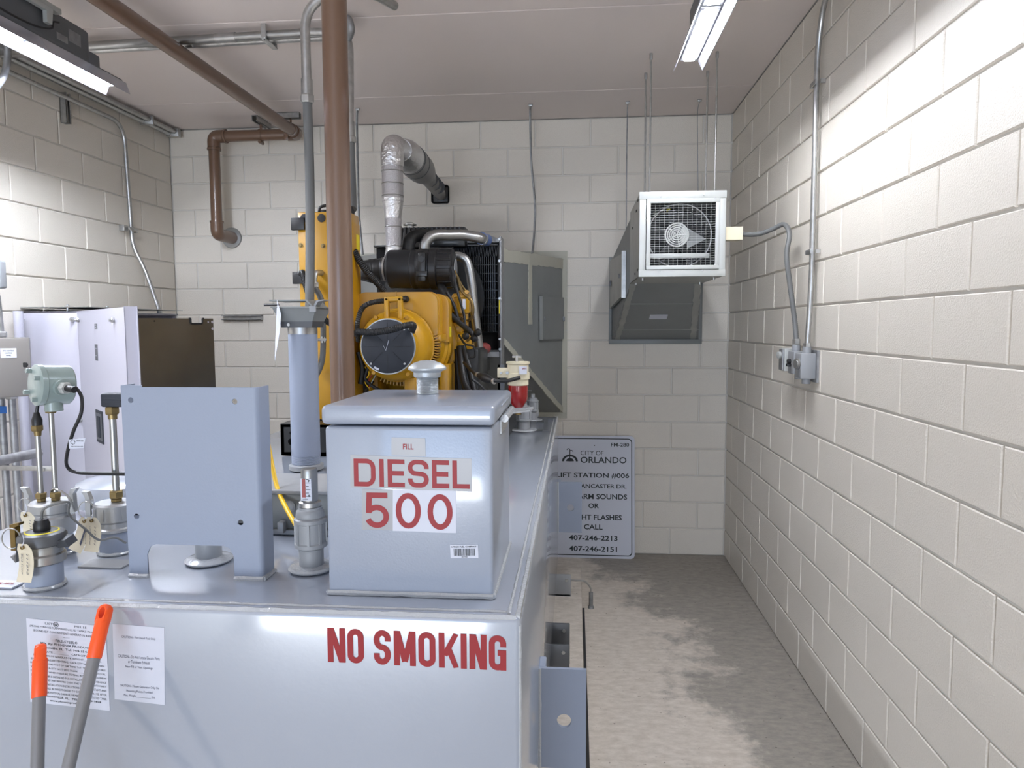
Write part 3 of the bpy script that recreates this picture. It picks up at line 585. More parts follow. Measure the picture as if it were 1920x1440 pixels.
P('gauge_ticks', merge(q, text('E', (G.x+.007, yg-.0005, H+.182), X3, Z3, .004, .005, .03), text('F', (G.x+.007, yg-.0005, H+.217), X3, Z3, .004, .005, .03), text('inches', (G.x-.003, yg-.0005, H+.174), X3, Z3, .012, .003)), INK, gz)
# wiring box behind it
wbx = T('wiring_box', 'low grey steel wiring box with two knockout plugs behind the level gauge', 'junction box', (-.84, 2.0, H))
P('box_body', MB().box((-1.02, 1.915, H+.012), (-.66, 2.13, 1.272), .004), DUCT, wbx); P('box_lid', MB().box((-1.03, 1.905, 1.272), (-.65, 2.14, 1.283), .003), LGREY, wbx)
for px, py in ((543, 950), (571, 950)):
    c = at(px, py, y=1.913); P('knockout_plug', MB().lathe([(.017, -.001), (.018, .004), (.013, .006), (.011, .004), (0, .005)], c, (0, -1, 0), 20), LGREY, wbx)
c = at(530, 985, y=1.9); P('mounting_foot', MB().box((-1.02, 1.90, H), (-.66, 1.93, H+.012)).box(c+V((-.01, -.015, -.02)), c+V((.008, .01, .012)), .003), GALVD, wbx)
pts = [at(500, 815, y=2.0), at(508, 860, y=1.98), at(520, 915, y=1.93), at(538, 955, y=1.86), at(560, 992, y=1.78), at(572, 1000, y=1.76)]
S('yellow_cable', MB().tube(spline(pts), .0062, 10), YELC, 'yellow power cable drooping behind the blank bracket', 'cable', pts[-1])
# tall emergency vent pipe with hinged cap
E_ = V((-1.088, 2.80, H)); ev = T('vent_pipe', 'tall grey threaded vent pipe with a hinged square-shouldered cap', 'vent pipe', E_)
P('base_ring', MB().lathe([(.062, 0), (.068, .003), (.068, .02), (.06, .024)], E_, n=32), LGREY, ev); P('pipe', threads(MB().cyl(E_+V((0, 0, .06)), E_+V((0, 0, .575)), .057, 36), E_+V((0, 0, .02)), .057, .045, .005, 32), SATIN, ev)
P('bare_band', MB().cyl(E_+V((0, 0, .548)), E_+V((0, 0, .576)), .0575, 36), GALV, ev)
zc = 1.735
def rect_ring(a, b, z): return [(E_.x-a, E_.y-b, z), (E_.x+a, E_.y-b, z), (E_.x+a, E_.y+b, z), (E_.x-a, E_.y+b, z)]
P('cap_collar', MB().hexa(rect_ring(.062, .062, zc), rect_ring(.066, .066, zc+.024)), DGREY, ev); P('cap_funnel', MB().hexa(rect_ring(.066, .066, zc+.024), rect_ring(.088, .085, zc+.078)).hexa(rect_ring(.092, .088, zc+.076), rect_ring(.092, .088, zc+.081)), DUCT, ev)
P('cap_lid', MB().prism([(E_.x-.10, E_.y-.08, zc+.108), (E_.x+.05, E_.y-.08, zc+.108), (E_.x+.075, E_.y-.08, zc+.082), (E_.x+.071, E_.y-.08, zc+.079), (E_.x+.046, E_.y-.08, zc+.102), (E_.x-.10, E_.y-.08, zc+.102)], (0, .16, 0)), DUCT, ev)
P('hinge_arm', MB().prism([(E_.x+.072, E_.y-.07, zc+.084), (E_.x+.085, E_.y-.07, zc+.105), (E_.x+.115, E_.y-.07, zc+.108), (E_.x+.115, E_.y-.07, zc+.104), (E_.x+.092, E_.y-.07, zc+.1), (E_.x+.08, E_.y-.07, zc+.08)], (0, .05, 0)).box((E_.x+.065, E_.y-.095, zc+.06), (E_.x+.09, E_.y-.085, zc+.082)), LGREY, ev)
P('set_screw', MB().cyl((E_.x-.03, E_.y-.062, zc+.011), (E_.x-.03, E_.y-.07, zc+.011), .006, 10), GALV, ev); P('cable_tie', MB().tube([(E_.x-.12, E_.y-.08, zc+.088), (E_.x-.06, E_.y-.085, zc+.088)], .005, 8), BLK, ev)
ht = at(523, 610, y=2.70); q = MB().prism([at(519, 561, y=2.71), at(527, 590, y=2.70), at(524, 625, y=2.70), at(515, 677, y=2.71), at(516, 640, y=2.72), at(520, 600, y=2.72)], (0, .002, 0)); S('hanging_tag', q, PAPER, 'narrow white tag seen edge on hanging from the vent pipe cap', 'tag', ht)
# far fittings on the tank's right edge
for px, py, sc_, lb in ((982, 806, 1.0, 'nearer pair member of light grey capped couplings by the filter'), (999, 787, .8, 'farther smaller light grey capped coupling behind the filter')):
    o = at(px, py, z=H); f_ = T('capped_coupling', lb, 'fitting', o, None); r = .036*sc_; P('weld_flange', MB().lathe([(r*2.1, 0), (r*2, .004), (r*1.2, .006)], o, n=24), WELD, f_)
    P('pipe_stub', MB().cyl(o, o+V((0, 0, .055)), r, 20), LGREY, f_); P('coupling', coupling(MB(), o+V((0, 0, .05)), r, .075), LGREY, f_); P('plug', MB().lathe([(r, .125), (r, .135), (r*.5, .137), (r*.45, .16), (0, .161)], o, n=12), LGREY, f_)
o = at(1003, 780, z=H); S('square_nipple', MB().box(o-V((.025, .025, 0)), o+V((.025, .025, .035)), .004), LGREY, 'small square capped stub at the tank far corner', 'fitting', o)
# ------------------------------------------------------------------ fuel filter on its post
fx = -.255; ff = T('fuel_filter', 'cream fuel filter with a clear red bowl behind the fill box', 'filter', (fx, 3.2, H))
P('support_post', MB().box((-.345, 3.19, H), (-.335, 3.23, 1.565)).box((-.345, 3.19, H), (-.315, 3.2, 1.565)), DGREY, ff); P('mounting_ear', MB().box((-.345, 3.17, 1.508), (-.27, 3.185, 1.552), .002), CREAM, ff)
P('filter_body', MB().lathe([(.043, .312), (.047, .315), (.047, .338), (.052, .341), (.052, .368), (.048, .371), (.048, .405), (.053, .41), (.053, .418), (0, .42)], (fx, 3.2, H), n=32), CREAM, ff)
P('bowl', MB().lathe([(.012, .205), (.02, .21), (.040, .24), (.044, .265), (.044, .313)], (fx, 3.2, H), n=28), REDC, ff); P('drain_valve', MB().cyl((fx, 3.2, H+.18), (fx, 3.2, H+.21), .014, 12), BRASS, ff)
P('handle_bolt', MB().cyl((fx-.005, 3.2, H+.418), (fx-.005, 3.2, H+.445), .008, 12).cyl((fx-.025, 3.2, H+.44), (fx+.015, 3.2, H+.44), .006, 10), GALV, ff)
fl_ = P('filter_label', MB().box((fx+.008, 3.145, H+.365), (fx+.044, 3.152, H+.4), .001, 1, rot=Matrix.Rotation(.35, 3, 'Z')), PAPER, ff); P('label_print', text('WATER SEPARATOR', (fx+.027, 3.144, H+.39), X3, Z3, .03, .006, .03), RED, fl_)
for zz in (1.53,): P('ear_bolt', MB().nut((-.30, 3.17, zz), (0, -1, 0), .008, .006).nut((-.328, 3.17, zz), (0, -1, 0), .006, .006), GALV, ff)
pts = [at(975, 708, y=3.14), at(950, 714, y=3.12), at(925, 714, y=3.14)]; pts2 = [at(925, 714, y=3.14), at(905, 708, y=3.2), at(890, 700, y=3.3), at(870, 680, y=3.5)]
pb = T('primer_bulb_hose', 'black fuel hose with a ribbed primer bulb leading to the filter', 'hose', at(925, 714, y=3.14))
P('hose', MB().tube(spline(pts), .0085, 10), RUB, pb); P('hose', MB().tube(spline(pts2[1:]), .008, 10), RUB, pb)
c0, c1 = at(926, 715, y=3.14), at(896, 703, y=3.24); dr = (c1-c0).normalized(); L_ = (c1-c0).length
P('primer_bulb', MB().lathe([(.008, 0), (.011, L_*.1), (.018, L_*.35), (.02, L_*.55), (.016, L_*.8), (.009, L_)], c0, dr, 14), RUB, pb)
for c in (c0, c1): P('hose_clamp', MB().cyl(c-dr*.006, c+dr*.006, .0125, 12), GALV, pb)
# ------------------------------------------------------------------ generator set
GX = -.83; gen = T('generator_set', 'yellow diesel generator set with black air cleaner and radiator', 'generator', (GX, 3.9, H))
sk = MB().box((-1.32, 3.10, H), (-1.305, 4.55, 1.30)).box((-.36, 3.6, H), (-.345, 4.55, 1.30)).box((-1.32, 3.10, 1.288), (-.6, 3.25, 1.30)).box((-1.32, 3.25, 1.288), (-1.2, 4.5, 1.30)).box((-1.32, 3.10, H), (-.6, 3.14, 1.175))
P('skid', sk, BLKM, gen); P('skid_plate', plate_holes(-1.32, -.6, H, 1.30, 3.10, .006, [(-1.27, 1.262, .009), (-1.27, 1.222, .017)]), BLKM, gen)
P('skid_gusset', MB().prism([(-1.32, 3.1, 1.30), (-1.2, 3.1, 1.30), (-1.2, 3.4, 1.30), (-1.32, 3.4, 1.30)], (0, 0, .004)), BLKM, gen)
# alternator
ac = V((GX-.004, 3.15, 1.648)); ya = (0, 1, 0)
alt = P('alternator', MB().lathe([(.122, .004), (.128, .012), (.128, .05), (.15, .075), (.160, .10), (.168, .16), (.168, .2)], ac, ya, 56), YEL, gen)
P('end_cover', MB().lathe([(0, -.006), (.116, -.006), (.120, -.003), (.120, .004)], ac, ya, 56), CHAR, alt, 'charcoal round end cover'); P('cover_rim', MB().lathe([(.119, .003), (.1255, .003), (.1255, .012), (.119, .012), (.119, .003)], ac, ya, 56), STEEL, alt)
q = MB()
for k in range(8):
    a = PI/4*k; d = V((math.cos(a), 0, math.sin(a))); q.tube([ac+d*.035-V((0, .0065, 0)), ac+d*.108-V((0, .0065, 0))], .0011, 4)
P('cover_rib', q, BLK, alt)
for a in (45, 135, 225, 315):
    c = ac+V((math.cos(math.radians(a))*.108, -.006, math.sin(math.radians(a))*.108)); P('cover_screw', MB().lathe([(.005, 0), (.005, .003), (0, .004)], c, (0, -1, 0), 10), GALV, alt)
P('check_mark', MB().tube([ac+V((-.018, -.0075, .004)), ac+V((-.008, -.0075, -.018)), ac+V((.006, -.0075, .028))], .0012, 5), PAPER, alt); P('cover_label', MB().box(ac+V((-.064, -.0075, -.102)), ac+V((-.04, -.006, -.093)), rot=Matrix.Rotation(.45, 3, 'Y')), PAPER, alt)
# vented frame ring
vr = MB()
for deg in list(range(-24, 20, 4))+list(range(-118, -42, 5))+list(range(-158, -130, 5)):
    a = math.radians(deg)
    d = V((math.cos(a), 0, math.sin(a))); c = ac+V((0, .245, 0)); u = V((-math.sin(a), 0, math.cos(a)))
    p0 = c+d*.162; vr.add([p0+u*.002+V((0, -.05, 0)), p0+d*.030+u*.002+V((0, -.05, 0)), p0+d*.030+u*.002+V((0, .03, 0)), p0+u*.002+V((0, .03, 0)), p0-u*.003+V((0, -.05, 0)), p0+d*.030-u*.003+V((0, -.05, 0)), p0+d*.030-u*.003+V((0, .03, 0)), p0-u*.003+V((0, .03, 0))],
                         [(0, 1, 2, 3), (7, 6, 5, 4), (0, 4, 5, 1), (1, 5, 6, 2), (2, 6, 7, 3), (3, 7, 4, 0)])
P('vent_fin', vr, YEL, gen, kind='stuff')
P('inner_drum', MB().lathe([(.150, .18), (.166, .19), (.166, .28)], ac, ya, 40), DARK, gen)
P('frame_ring', MB().lathe([(.166, .18), (.174, .184), (.174, .192), (.166, .195)], ac, ya, 56).lathe([(.168, .262), (.190, .264), (.194, .28), (.192, .36), (.205, .37), (.205, .40), (.215, .41), (.215, .47), (.2, .5)], ac, ya, 56), YEL, gen)
P('flywheel_housing', MB().lathe([(.2, .49), (.228, .5), (.228, .54), (.21, .56), (.2, .62)], ac, ya, 48), YEL, gen)
for a in (60, 118, 235, 300): c = ac+V((math.cos(math.radians(a))*.148, .07, math.sin(math.radians(a))*.148)); P('housing_bolt', MB().nut(c, (0, -1, 0), .010, .012), YEL, gen)
# lifting handle loop on top of the end bell
hx, hy = GX+.012, 3.19
P('lifting_eye', MB().box((hx-.041, hy, 1.765), (hx-.021, hy+.03, 1.868), .004).box((hx+.021, hy, 1.765), (hx+.041, hy+.03, 1.868), .004).box((hx-.041, hy, 1.849), (hx+.041, hy+.03, 1.872), .006).box((hx-.035, hy, 1.755), (hx+.035, hy+.03, 1.775), .003), YEL, gen)
# terminal box
def roundrect(x0, x1, z0, z1, y, r, corners):
    pts = []
    for (cx_, cz_, a0, on) in ((x1-r, z1-r, 0, corners[0]), (x0+r, z1-r, PI/2, corners[1])):
        if on: pts += [(cx_+r*math.cos(a0+PI/2*k/6), y, cz_+r*math.sin(a0+PI/2*k/6)) for k in range(7)]
        else: pts.append((x1 if a0 == 0 else x0, y, z1))
    return pts+[(x0, y, z0), (x1, y, z0)]
tb = P('terminal_box', MB().prism(roundrect(-1.045, -.648, 1.70, 1.897, 3.36, .045, (1, 1)), (0, .13, 0)), YEL, gen)
P('box_seam', MB().prism(roundrect(-1.048, -.643, 1.66, 1.901, 3.39, .047, (1, 1)), (0, .006, 0)), YEL, tb); P('box_rear', MB().prism(roundrect(-1.03, -.618, 1.66, 1.895, 3.49, .05, (1, 1)), (0, .09, 0)), YEL, tb)
P('box_skirt', MB().box((-.72, 3.37, 1.665), (-.632, 3.56, 1.70), .004), YEL, tb); P('warning_decal', MB().box((-.617, 3.50, 1.685), (-.6165, 3.55, 1.735)), YDEC, tb); P('box_crease', MB().box((-.846, 3.357, 1.72), (-.843, 3.361, 1.902)), YEL, tb)
P('alternator_foot', MB().box((GX+.03, 3.3, 1.30), (GX+.09, 3.45, 1.5), .008), YEL, gen)
for xx in (-.67, -1.03): P('alternator_foot', MB().box((xx, 3.5, 1.30), (xx+.05, 3.66, 1.55), .006), YEL, gen)
P('rubber_mount', MB().cyl((-1.0, 3.3, 1.30), (-1.0, 3.3, 1.35), .035, 16), BLK, gen)
P('rubber_mount', MB().cyl((-.66, 3.45, 1.30), (-.66, 3.45, 1.345), .035, 16), BLK, gen)
P('foot_bolt', MB().nut((-.645, 3.5, 1.40), (0, -1, 0), .012, .012), YEL, gen)
# engine block
P('engine_block', MB().box((-1.02, 3.72, 1.36), (-.64, 4.18, 1.84), .02).box((-.98, 3.74, 1.84), (-.68, 4.16, 1.885), .02).box((-.9, 3.8, 1.30), (-.7, 4.1, 1.4), .01), YEL, gen)
q = MB()
for px, py, w_, h_ in ((862, 568, .085, .10), (868, 640, .09, .09), (850, 615, .1, .06), (862, 600, .06, .12)):
    c = at(px, py, y=3.72); q.box(c-V((w_/2, 0, h_/2)), c+V((w_/2, .12, h_/2)), .012)
P('engine_casting', q, YEL, gen); q = MB()
for px, py, r, h_ in ((866, 556, .038, .09), (860, 640, .03, .05)): c = at(px, py, y=3.69); q = MB(); q.lathe([(r*.85, -h_), (r, -h_+.006), (r, -.008), (r*1.1, -.004), (r*1.1, .004), (r*.5, .008), (r*.5, .03), (0, .032)], c, n=20); P('fuel_filter_housing', q, YEL, gen)
c = at(871, 572, y=3.64); P('serial_label', MB().box(c-V((.01, 0, .02)), c+V((.005, .002, .03))), PAPER, gen)
q = MB()
for px, py in ((838, 596), (872, 603), (845, 560), (876, 548)): c = at(px, py, y=3.66); q.nut(c, (0, -1, 0), .012, .02)
P('engine_bolt', q, YEL, gen)
P('engine_lower', MB().box((-.70, 3.72, 1.32), (-.50, 4.1, 1.62), .015), BLKM, gen); P('battery_tray', MB().box((-1.2, 3.6, 1.30), (-1.0, 4.1, 1.6), .01), BLKM, gen)
# yellow pipes at the right
q = MB(); q.tube(spline([at(858, 520, y=3.7), at(866, 545, y=3.66), at(884, 565, y=3.64), at(886, 590, y=3.64), at(875, 602, y=3.66), at(862, 596, y=3.68)]), .008, 8)
q.tube(spline([at(853, 508, y=3.72), at(866, 535, y=3.7), at(876, 548, y=3.7)]), .005, 8).tube(spline([at(875, 640, y=3.66), at(887, 632, y=3.66), at(886, 645, y=3.66)]), .006, 8); P('fuel_line', q, BRONZE, gen)
# air cleaner
a0 = at(733, 505, y=3.85); a0 = V((-.995, 3.85, 2.046)); ax = (1, 0, 0)
ap = P('air_cleaner', MB().lathe([(.095, -.01), (.103, 0), (.103, .12), (.107, .125), (.107, .14), (.104, .145), (.104, .155), (.107, .16), (.107, .2), (.104, .205), (.104, .22), (.112, .225), (.112, .26), (.106, .265), (.108, .27), (.108, .335), (.1, .345), (.085, .35), (0, .352)], a0, ax, 40), BLK, gen, 'black ribbed air cleaner canister')
q = MB()
for k in range(16): a = 2*PI*k/16; c = a0+V((.305, math.cos(a)*.108, math.sin(a)*.108)); q.box(c-V((.035, .008, .004)), c+V((.038, .008, .004)), .002, 1, rot=Matrix.Rotation(a+PI/2, 3, 'X'))
P('cover_rib', q, BLK, ap); P('cover_disc', MB().lathe([(.03, .353), (.05, .353), (.05, .356), (0, .356)], a0, ax, 24), ALU, ap)
P('latch', MB().box(a0+V((.175, -.122, -.075)), a0+V((.215, -.10, .075)), .006).box(a0+V((.165, -.125, -.05)), a0+V((.225, -.11, -.02)), .004).cyl(a0+V((.195, -.118, .04)), a0+V((.195, -.13, .04)), .015, 14), BLKM, ap)
P('inlet_neck', MB().lathe([(.06, -.05), (.063, -.045), (.063, -.01), (.075, 0)], a0, ax, 28), BLK, ap); P('inlet_elbow', MB().tube(spline([a0+V((-.05, 0, 0)), a0+V((-.10, 0, 0)), a0+V((-.135, -.01, -.015)), a0+V((-.15, -.01, -.06))]), [.056]*13+[.058]*12, 18, rib=.003, pitch=.02), RUB, ap)
P('neck_clamp', MB().lathe([(.066, -.035), (.066, -.025)], a0, ax, 24), GALV, ap); P('dust_ejector', MB().tube(spline([a0+V((.28, -.05, -.09)), a0+V((.31, -.08, -.13)), a0+V((.34, -.1, -.18))]), .02, 12), RUB, ap)
P('outlet_elbow', MB().tube(spline([at(765, 470, y=3.95), at(768, 452, y=3.96), at(778, 443, y=4.0), at(800, 441, y=4.1)]), .035, 16), RUB, gen)
# charge air pipes
p_ = [at(795, 475, y=3.98), at(798, 455, y=3.98), at(812, 442, y=4.0), at(840, 441, y=4.05), at(870, 441, y=4.1), at(902, 447, y=4.14), at(906, 452, y=4.22)]
P('charge_air_pipe', MB().tube(spline(p_), .030, 20), STEEL, gen, 'polished steel pipe'); P('silicone_sleeve', MB().cyl(at(902, 447, y=4.15), at(912, 450, y=4.24), .036, 20), BLUE, gen); c = at(906, 447, y=4.19); P('hose_clamp', MB().cyl(at(903, 447, y=4.155), at(905, 448, y=4.17), .038, 16), GALV, gen)
p_ = [at(846, 482, y=4.0), at(862, 481, y=3.98), at(876, 492, y=3.98), at(884, 530, y=3.98), at(889, 580, y=3.98), at(895, 625, y=3.99), at(899, 655, y=4.0)]
P('coolant_pipe', MB().tube(spline(p_), .025, 18), STEEL, gen, 'polished steel pipe'); P('silicone_sleeve', MB().cyl(at(899, 655, y=4.0), at(910, 653, y=4.2), .033, 18), REDS, gen)
# hoses
hs = [([(668, 622, 3.14), (700, 623, 3.10), (735, 618, 3.07), (762, 610, 3.07), (775, 610, 3.10), (772, 622, 3.18)], .013, 1), ([(672, 640, 3.25), (670, 610, 3.2), (678, 580, 3.2), (695, 568, 3.2), (722, 564, 3.25), (750, 560, 3.34)], .0105, 1), ([(663, 470, 3.3), (685, 505, 3.35), (720, 545, 3.45)], .015, 1),
      ([(838, 548, 3.62), (852, 575, 3.62), (862, 605, 3.62), (880, 625, 3.6)], .009, 0), ([(845, 590, 3.6), (865, 608, 3.58), (885, 625, 3.56), (893, 640, 3.56)], .014, 0), ([(862, 650, 3.6), (866, 690, 3.55), (872, 720, 3.5), (885, 745, 3.45)], .018, 0), ([(868, 650, 3.6), (880, 690, 3.55), (890, 735, 3.5)], .016, 0),
      ([(856, 655, 3.62), (858, 690, 3.6), (862, 740, 3.6)], .012, 0), ([(884, 710, 3.4), (900, 722, 3.4), (912, 735, 3.4)], .006, 0), ([(848, 500, 3.72), (856, 540, 3.66), (870, 590, 3.64), (872, 625, 3.62)], .007, 0), ([(690, 690, 3.3), (685, 710, 3.3), (700, 725, 3.3), (720, 735, 3.3)], .008, 0), ([(672, 660, 3.3), (680, 690, 3.3), (676, 720, 3.3)], .012, 0),
      ([(860, 628, 3.58), (872, 645, 3.56), (888, 650, 3.56), (890, 668, 3.56), (878, 672, 3.56)], .005, 0), ([(700, 715, 3.34), (686, 735, 3.3), (700, 750, 3.3)], .006, 0)]
for pts, r, rb in hs:
    p_ = spline([at(a, b, y=c) for a, b, c in pts]); P('hose', MB().tube(p_, r, 10, rib=.0022 if rb else 0, pitch=.009), RUB, gen, 'black corrugated hose' if rb else None)
P('cable_boot', MB().lathe([(.0, 0), (.014, .004), (.016, .02), (.012, .03)], at(755, 561, y=3.35), (.8, -.4, 0), 14), BLK, gen)
for px, col, a in ((690, RED, .3), (684, YELC, .6), (697, GRN, -.4)): c = at(px, 688, y=3.3); P('loom_wire', MB().tube(spline([c, c+V((.02, .0, -.03)), c+V((.0, 0, -.07)), c+V((.03*a, 0, -.1))]), .0025, 6), col, gen)
q = MB()
for px, py in ((893, 625), (886, 636), (870, 632)): c = at(px, py, y=3.55); q.lathe([(.012, 0), (.018, .005), (.018, .02), (.01, .03)], c, (.6, -.5, .3), 12)
P('connector', q, BLK, gen)
# radiator
RY = 4.28; RX0, RX1, RZ0, RZ1 = -1.21, -.448, 1.585, 2.225
P('radiator_core', MB().box((RX0, RY+.06, RZ0), (RX1-.01, RY+.14, RZ1)), DARK, gen)
P('radiator_frame', MB().box((RX0, RY, RZ1-.012), (RX1, RY+.14, RZ1), .003).box((RX1-.014, RY, RZ0), (RX1, RY+.14, RZ1), .003).box((RX0, RY, RZ0-.01), (RX1, RY+.14, RZ0+.01), .003).box((RX0, RY-.1, 1.47), (-.52, RY+.1, 1.58), .006), BLKM, gen)
me0 = None; x = -.655
k = 0
while x < RX1-.02:
    if me0 is None: o_ = P('louver', MB().box((x, RY+.01, RZ0+.12), (x+.004, RY+.05, RZ1-.075)), BLKM, gen); me0 = o_; x0_ = x
    else: o_ = me0.copy(); C.objects.link(o_); o_.location = (x-x0_, 0, 0)
    x += .0125
me0 = None
for i in range(34):
    x = -.76+i*.0092
    if me0 is None: o_ = P('louver', MB().box((x, RY+.005, RZ1-.075), (x+.003, RY+.05, RZ1-.015), rot=Matrix.Rotation(.12, 3, 'Y')), BLKM, gen); me0 = o_; x0_ = x
    else: o_ = me0.copy(); C.objects.link(o_); o_.location = (x-x0_, 0, 0)
P('core_stay', merge(*[MB().box((-.66, RY+.02, z_), (RX1-.01, RY+.03, z_+.004)) for z_ in (1.70, 1.75, 1.80, 1.85, 1.90, 1.95, 2.0, 2.05, 2.1)]), BLKM, gen)
gg = MB(); c0 = V((-.87, RY-.02, 1.93))
for x_ in [-.73+.0165*i for i in range(8)]: gg.tube([(x_, RY-.02, 1.66), (x_, RY-.02, 2.12)], .0013, 5)
for z_ in [1.66+.035*i for i in range(14)]: gg.tube([(-.74, RY-.022, z_), (-.605, RY-.022, z_)], .0013, 5)
P('fan_guard', gg, BLKM, gen); P('shroud_back', MB().box((-.75, RY+.03, 1.66), (-.66, RY+.04, 2.1)), GALVD, gen)
P('fan_shroud', MB().lathe([(.30, 0), (.30, .06), (.27, .08)], (-.83, RY-.1, 1.9), ya, 40), BLKM, gen)
P('top_tank', MB().box((-1.06, RY-.07, 2.20), (-.64, RY+.07, 2.318), .012), BLKM, gen)
q = MB()
for i in range(14): q.box((-1.03+i*.027, RY-.082, 2.255), (-1.02+i*.027, RY-.06, 2.316))
P('tank_rib', q, BLKM, gen); c = V((-.985, RY, 2.315)); P('filler_neck', MB().lathe([(.026, 0), (.026, .02), (.04, .024), (.04, .03), (.02, .034), (.018, .04), (0, .04)], c, n=20), STEEL, gen)
P('top_bracket', MB().prism([(-.66, RY+.0, 2.232), (-.45, RY+.0, 2.232), (-.45, RY+.0, 2.25), (-.56, RY+.05, 2.30), (-.64, RY+.05, 2.30), (-.66, RY, 2.28)], (0, .08, 0)), LGREY, gen)
P('side_channel', MB().box((RX1, RY-.02, 1.50), (RX1+.012, RY+.14, 2.265), .002).prism([(RX1-.03, RY+.0, 2.235), (RX1+.006, RY, 2.235), (RX1+.006, RY, 2.27)], (0, .003, 0)).box((RX1-.12, RY-.05, 1.555), (RX1, RY-.045, 1.585)), GALVD, gen)
for z_ in (2.245, 2.12, 1.90, 1.66, 1.60): P('channel_bolt', MB().nut((RX1+.002, RY-.02, z_), (0, -1, 0), .009, .014), GALV, gen)
P('safety_decal', MB().box((RX1-.004, RY-.021, 1.81), (RX1+.002, RY-.0195, 1.90)), YDEC, gen)
# ------------------------------------------------------------------ yellow control cabinet
cab = T('control_cabinet', 'tall narrow yellow generator control cabinet behind the brown riser pipe', 'cabinet', (-1.17, 3.32, 1.304))
P('cabinet_body', MB().box((-1.272, 3.25, 1.304), (-1.032, 3.41, 2.262), .004), YEL, cab); P('side_panel', MB().box((-1.032, 3.26, 1.32), (-1.026, 3.40, 2.22), .002), YEL, cab)
for zt in (2.235, 1.99):
    P('hinge_block', MB().box((-1.292, 3.232, zt-.055), (-1.236, 3.25, zt), .002).box((-1.30, 3.236, zt-.055), (-1.285, 3.258, zt), .002), BLK, cab)
for px in (571, 603): c = at(px, 409, y=3.25); P('hole_plug', MB().lathe([(.019, 0), (.019, .003), (0, .004)], c, (0, -1, 0), 20), BLK, cab)
for px, py in ((564, 460), (606, 461)): c = at(px, py, y=3.25); P('cover_bolt', MB().nut(c, (0, -1, 0), .007, .007).lathe([(.011, 0), (.011, .001)], c, (0, -1, 0), 12), BRASS, cab)
P('warning_decal', MB().box((-1.0258, 3.34, 2.10), (-1.025, 3.385, 2.17)), YDEC, cab); hc_ = V((-1.17, 3.33, 2.262))
P('cable_gland', MB().cyl(hc_, hc_+V((0, 0, .02)), .02, 14).tube(spline([hc_+V((-.03, 0, 0)), hc_+V((-.02, 0, .035)), hc_+V((.04, 0, .04)), hc_+V((.06, 0, .01))]), .007, 8), BLK, cab)
P('cable_gland', MB().lathe([(.02, 0), (.022, .02), (.012, .04)], (-1.062, 3.37, 2.262), n=14).box((-1.11, 3.30, 2.262), (-1.08, 3.38, 2.285), .004), BLK, cab)
# ------------------------------------------------------------------ exhaust
ex = T('exhaust_pipe', 'foil wrapped exhaust pipe rising from the engine and bending into the back wall', 'exhaust', (-.985, 3.9, 2.15))
exx = -.990
P('lower_wrap', MB().lathe([(.052, 2.06), (.05, 2.11), (.041, 2.15), (.043, 2.25), (.045, 2.32), (.043, 2.36)], (exx, 3.9, 0), n=24), FOILQ, ex)
P('foil_collar', MB().lathe([(.066, 2.04), (.055, 2.10), (.042, 2.16), (.044, 2.17)], (exx, 3.9, 0), n=24), FOIL, ex); P('foil_collar', MB().lathe([(.044, 2.29), (.045, 2.33), (.05, 2.37), (.058, 2.42), (.059, 2.43)], (exx, 3.9, 0), n=24), FOIL, ex)
P('upper_wrap', MB().lathe([(.057, 2.41), (.058, 2.44), (.058, 2.60), (.057, 2.62)], (exx, 3.9, 0), n=28), FOILQ, ex)
P('foil_elbow', MB().tube(fillet([V((exx, 3.9, 2.60)), V((exx, 3.9, 2.718)), V((exx+.01, 4.12, 2.725))], .1, 9), .062, 24), FOIL, ex)
P('muffler_wrap', MB().lathe([(.06, 0), (.075, .03), (.088, .1), (.09, .2), (.09, .45), (.086, .5), (.07, .6), (.055, .66)], (exx+.01, 4.08, 2.725), (.012, 1, 0), 30), GREYWRAP, ex)
P('foil_collar', MB().lathe([(.064, -.02), (.078, .03), (.0905, .1), (.0915, .17)], (exx+.01, 4.08, 2.725), (.012, 1, 0), 30), FOIL, ex)
tw = at(828, 367, y=5.44); P('tail_wrap', MB().cyl((exx+.014, 4.66, 2.725), tw, .055, 24, r1=.040), GREYWRAP, ex)
for z_, r in ((2.17, .044), (2.275, .046), (2.36, .046), (2.44, .0595), (2.505, .0595), (2.57, .0595)): P('wrap_band', MB().lathe([(r, z_), (r+.001, z_+.002), (r, z_+.006)], (exx, 3.9, 0), n=24), STEEL, ex)
for y_, r in ((4.28, .0915), (4.40, .0915), (4.54, .088), (4.68, .062), (4.86, .0515), (5.0, .049), (5.14, .0465)): P('wrap_band', MB().lathe([(r, 0), (r+.0012, .002), (r, .007)], (exx+.015, y_, 2.725), (0, 1, 0), 24), DGREY, ex)
q = MB(); c = at(826, 365, y=YB)
q.box(c-V((.068, .006, .068)), c+V((.068, -.002, .068)), .02, 4); S('exhaust_thimble', q, BLKM, 'black rounded square plate where the exhaust passes through the back wall', 'wall plate', c)
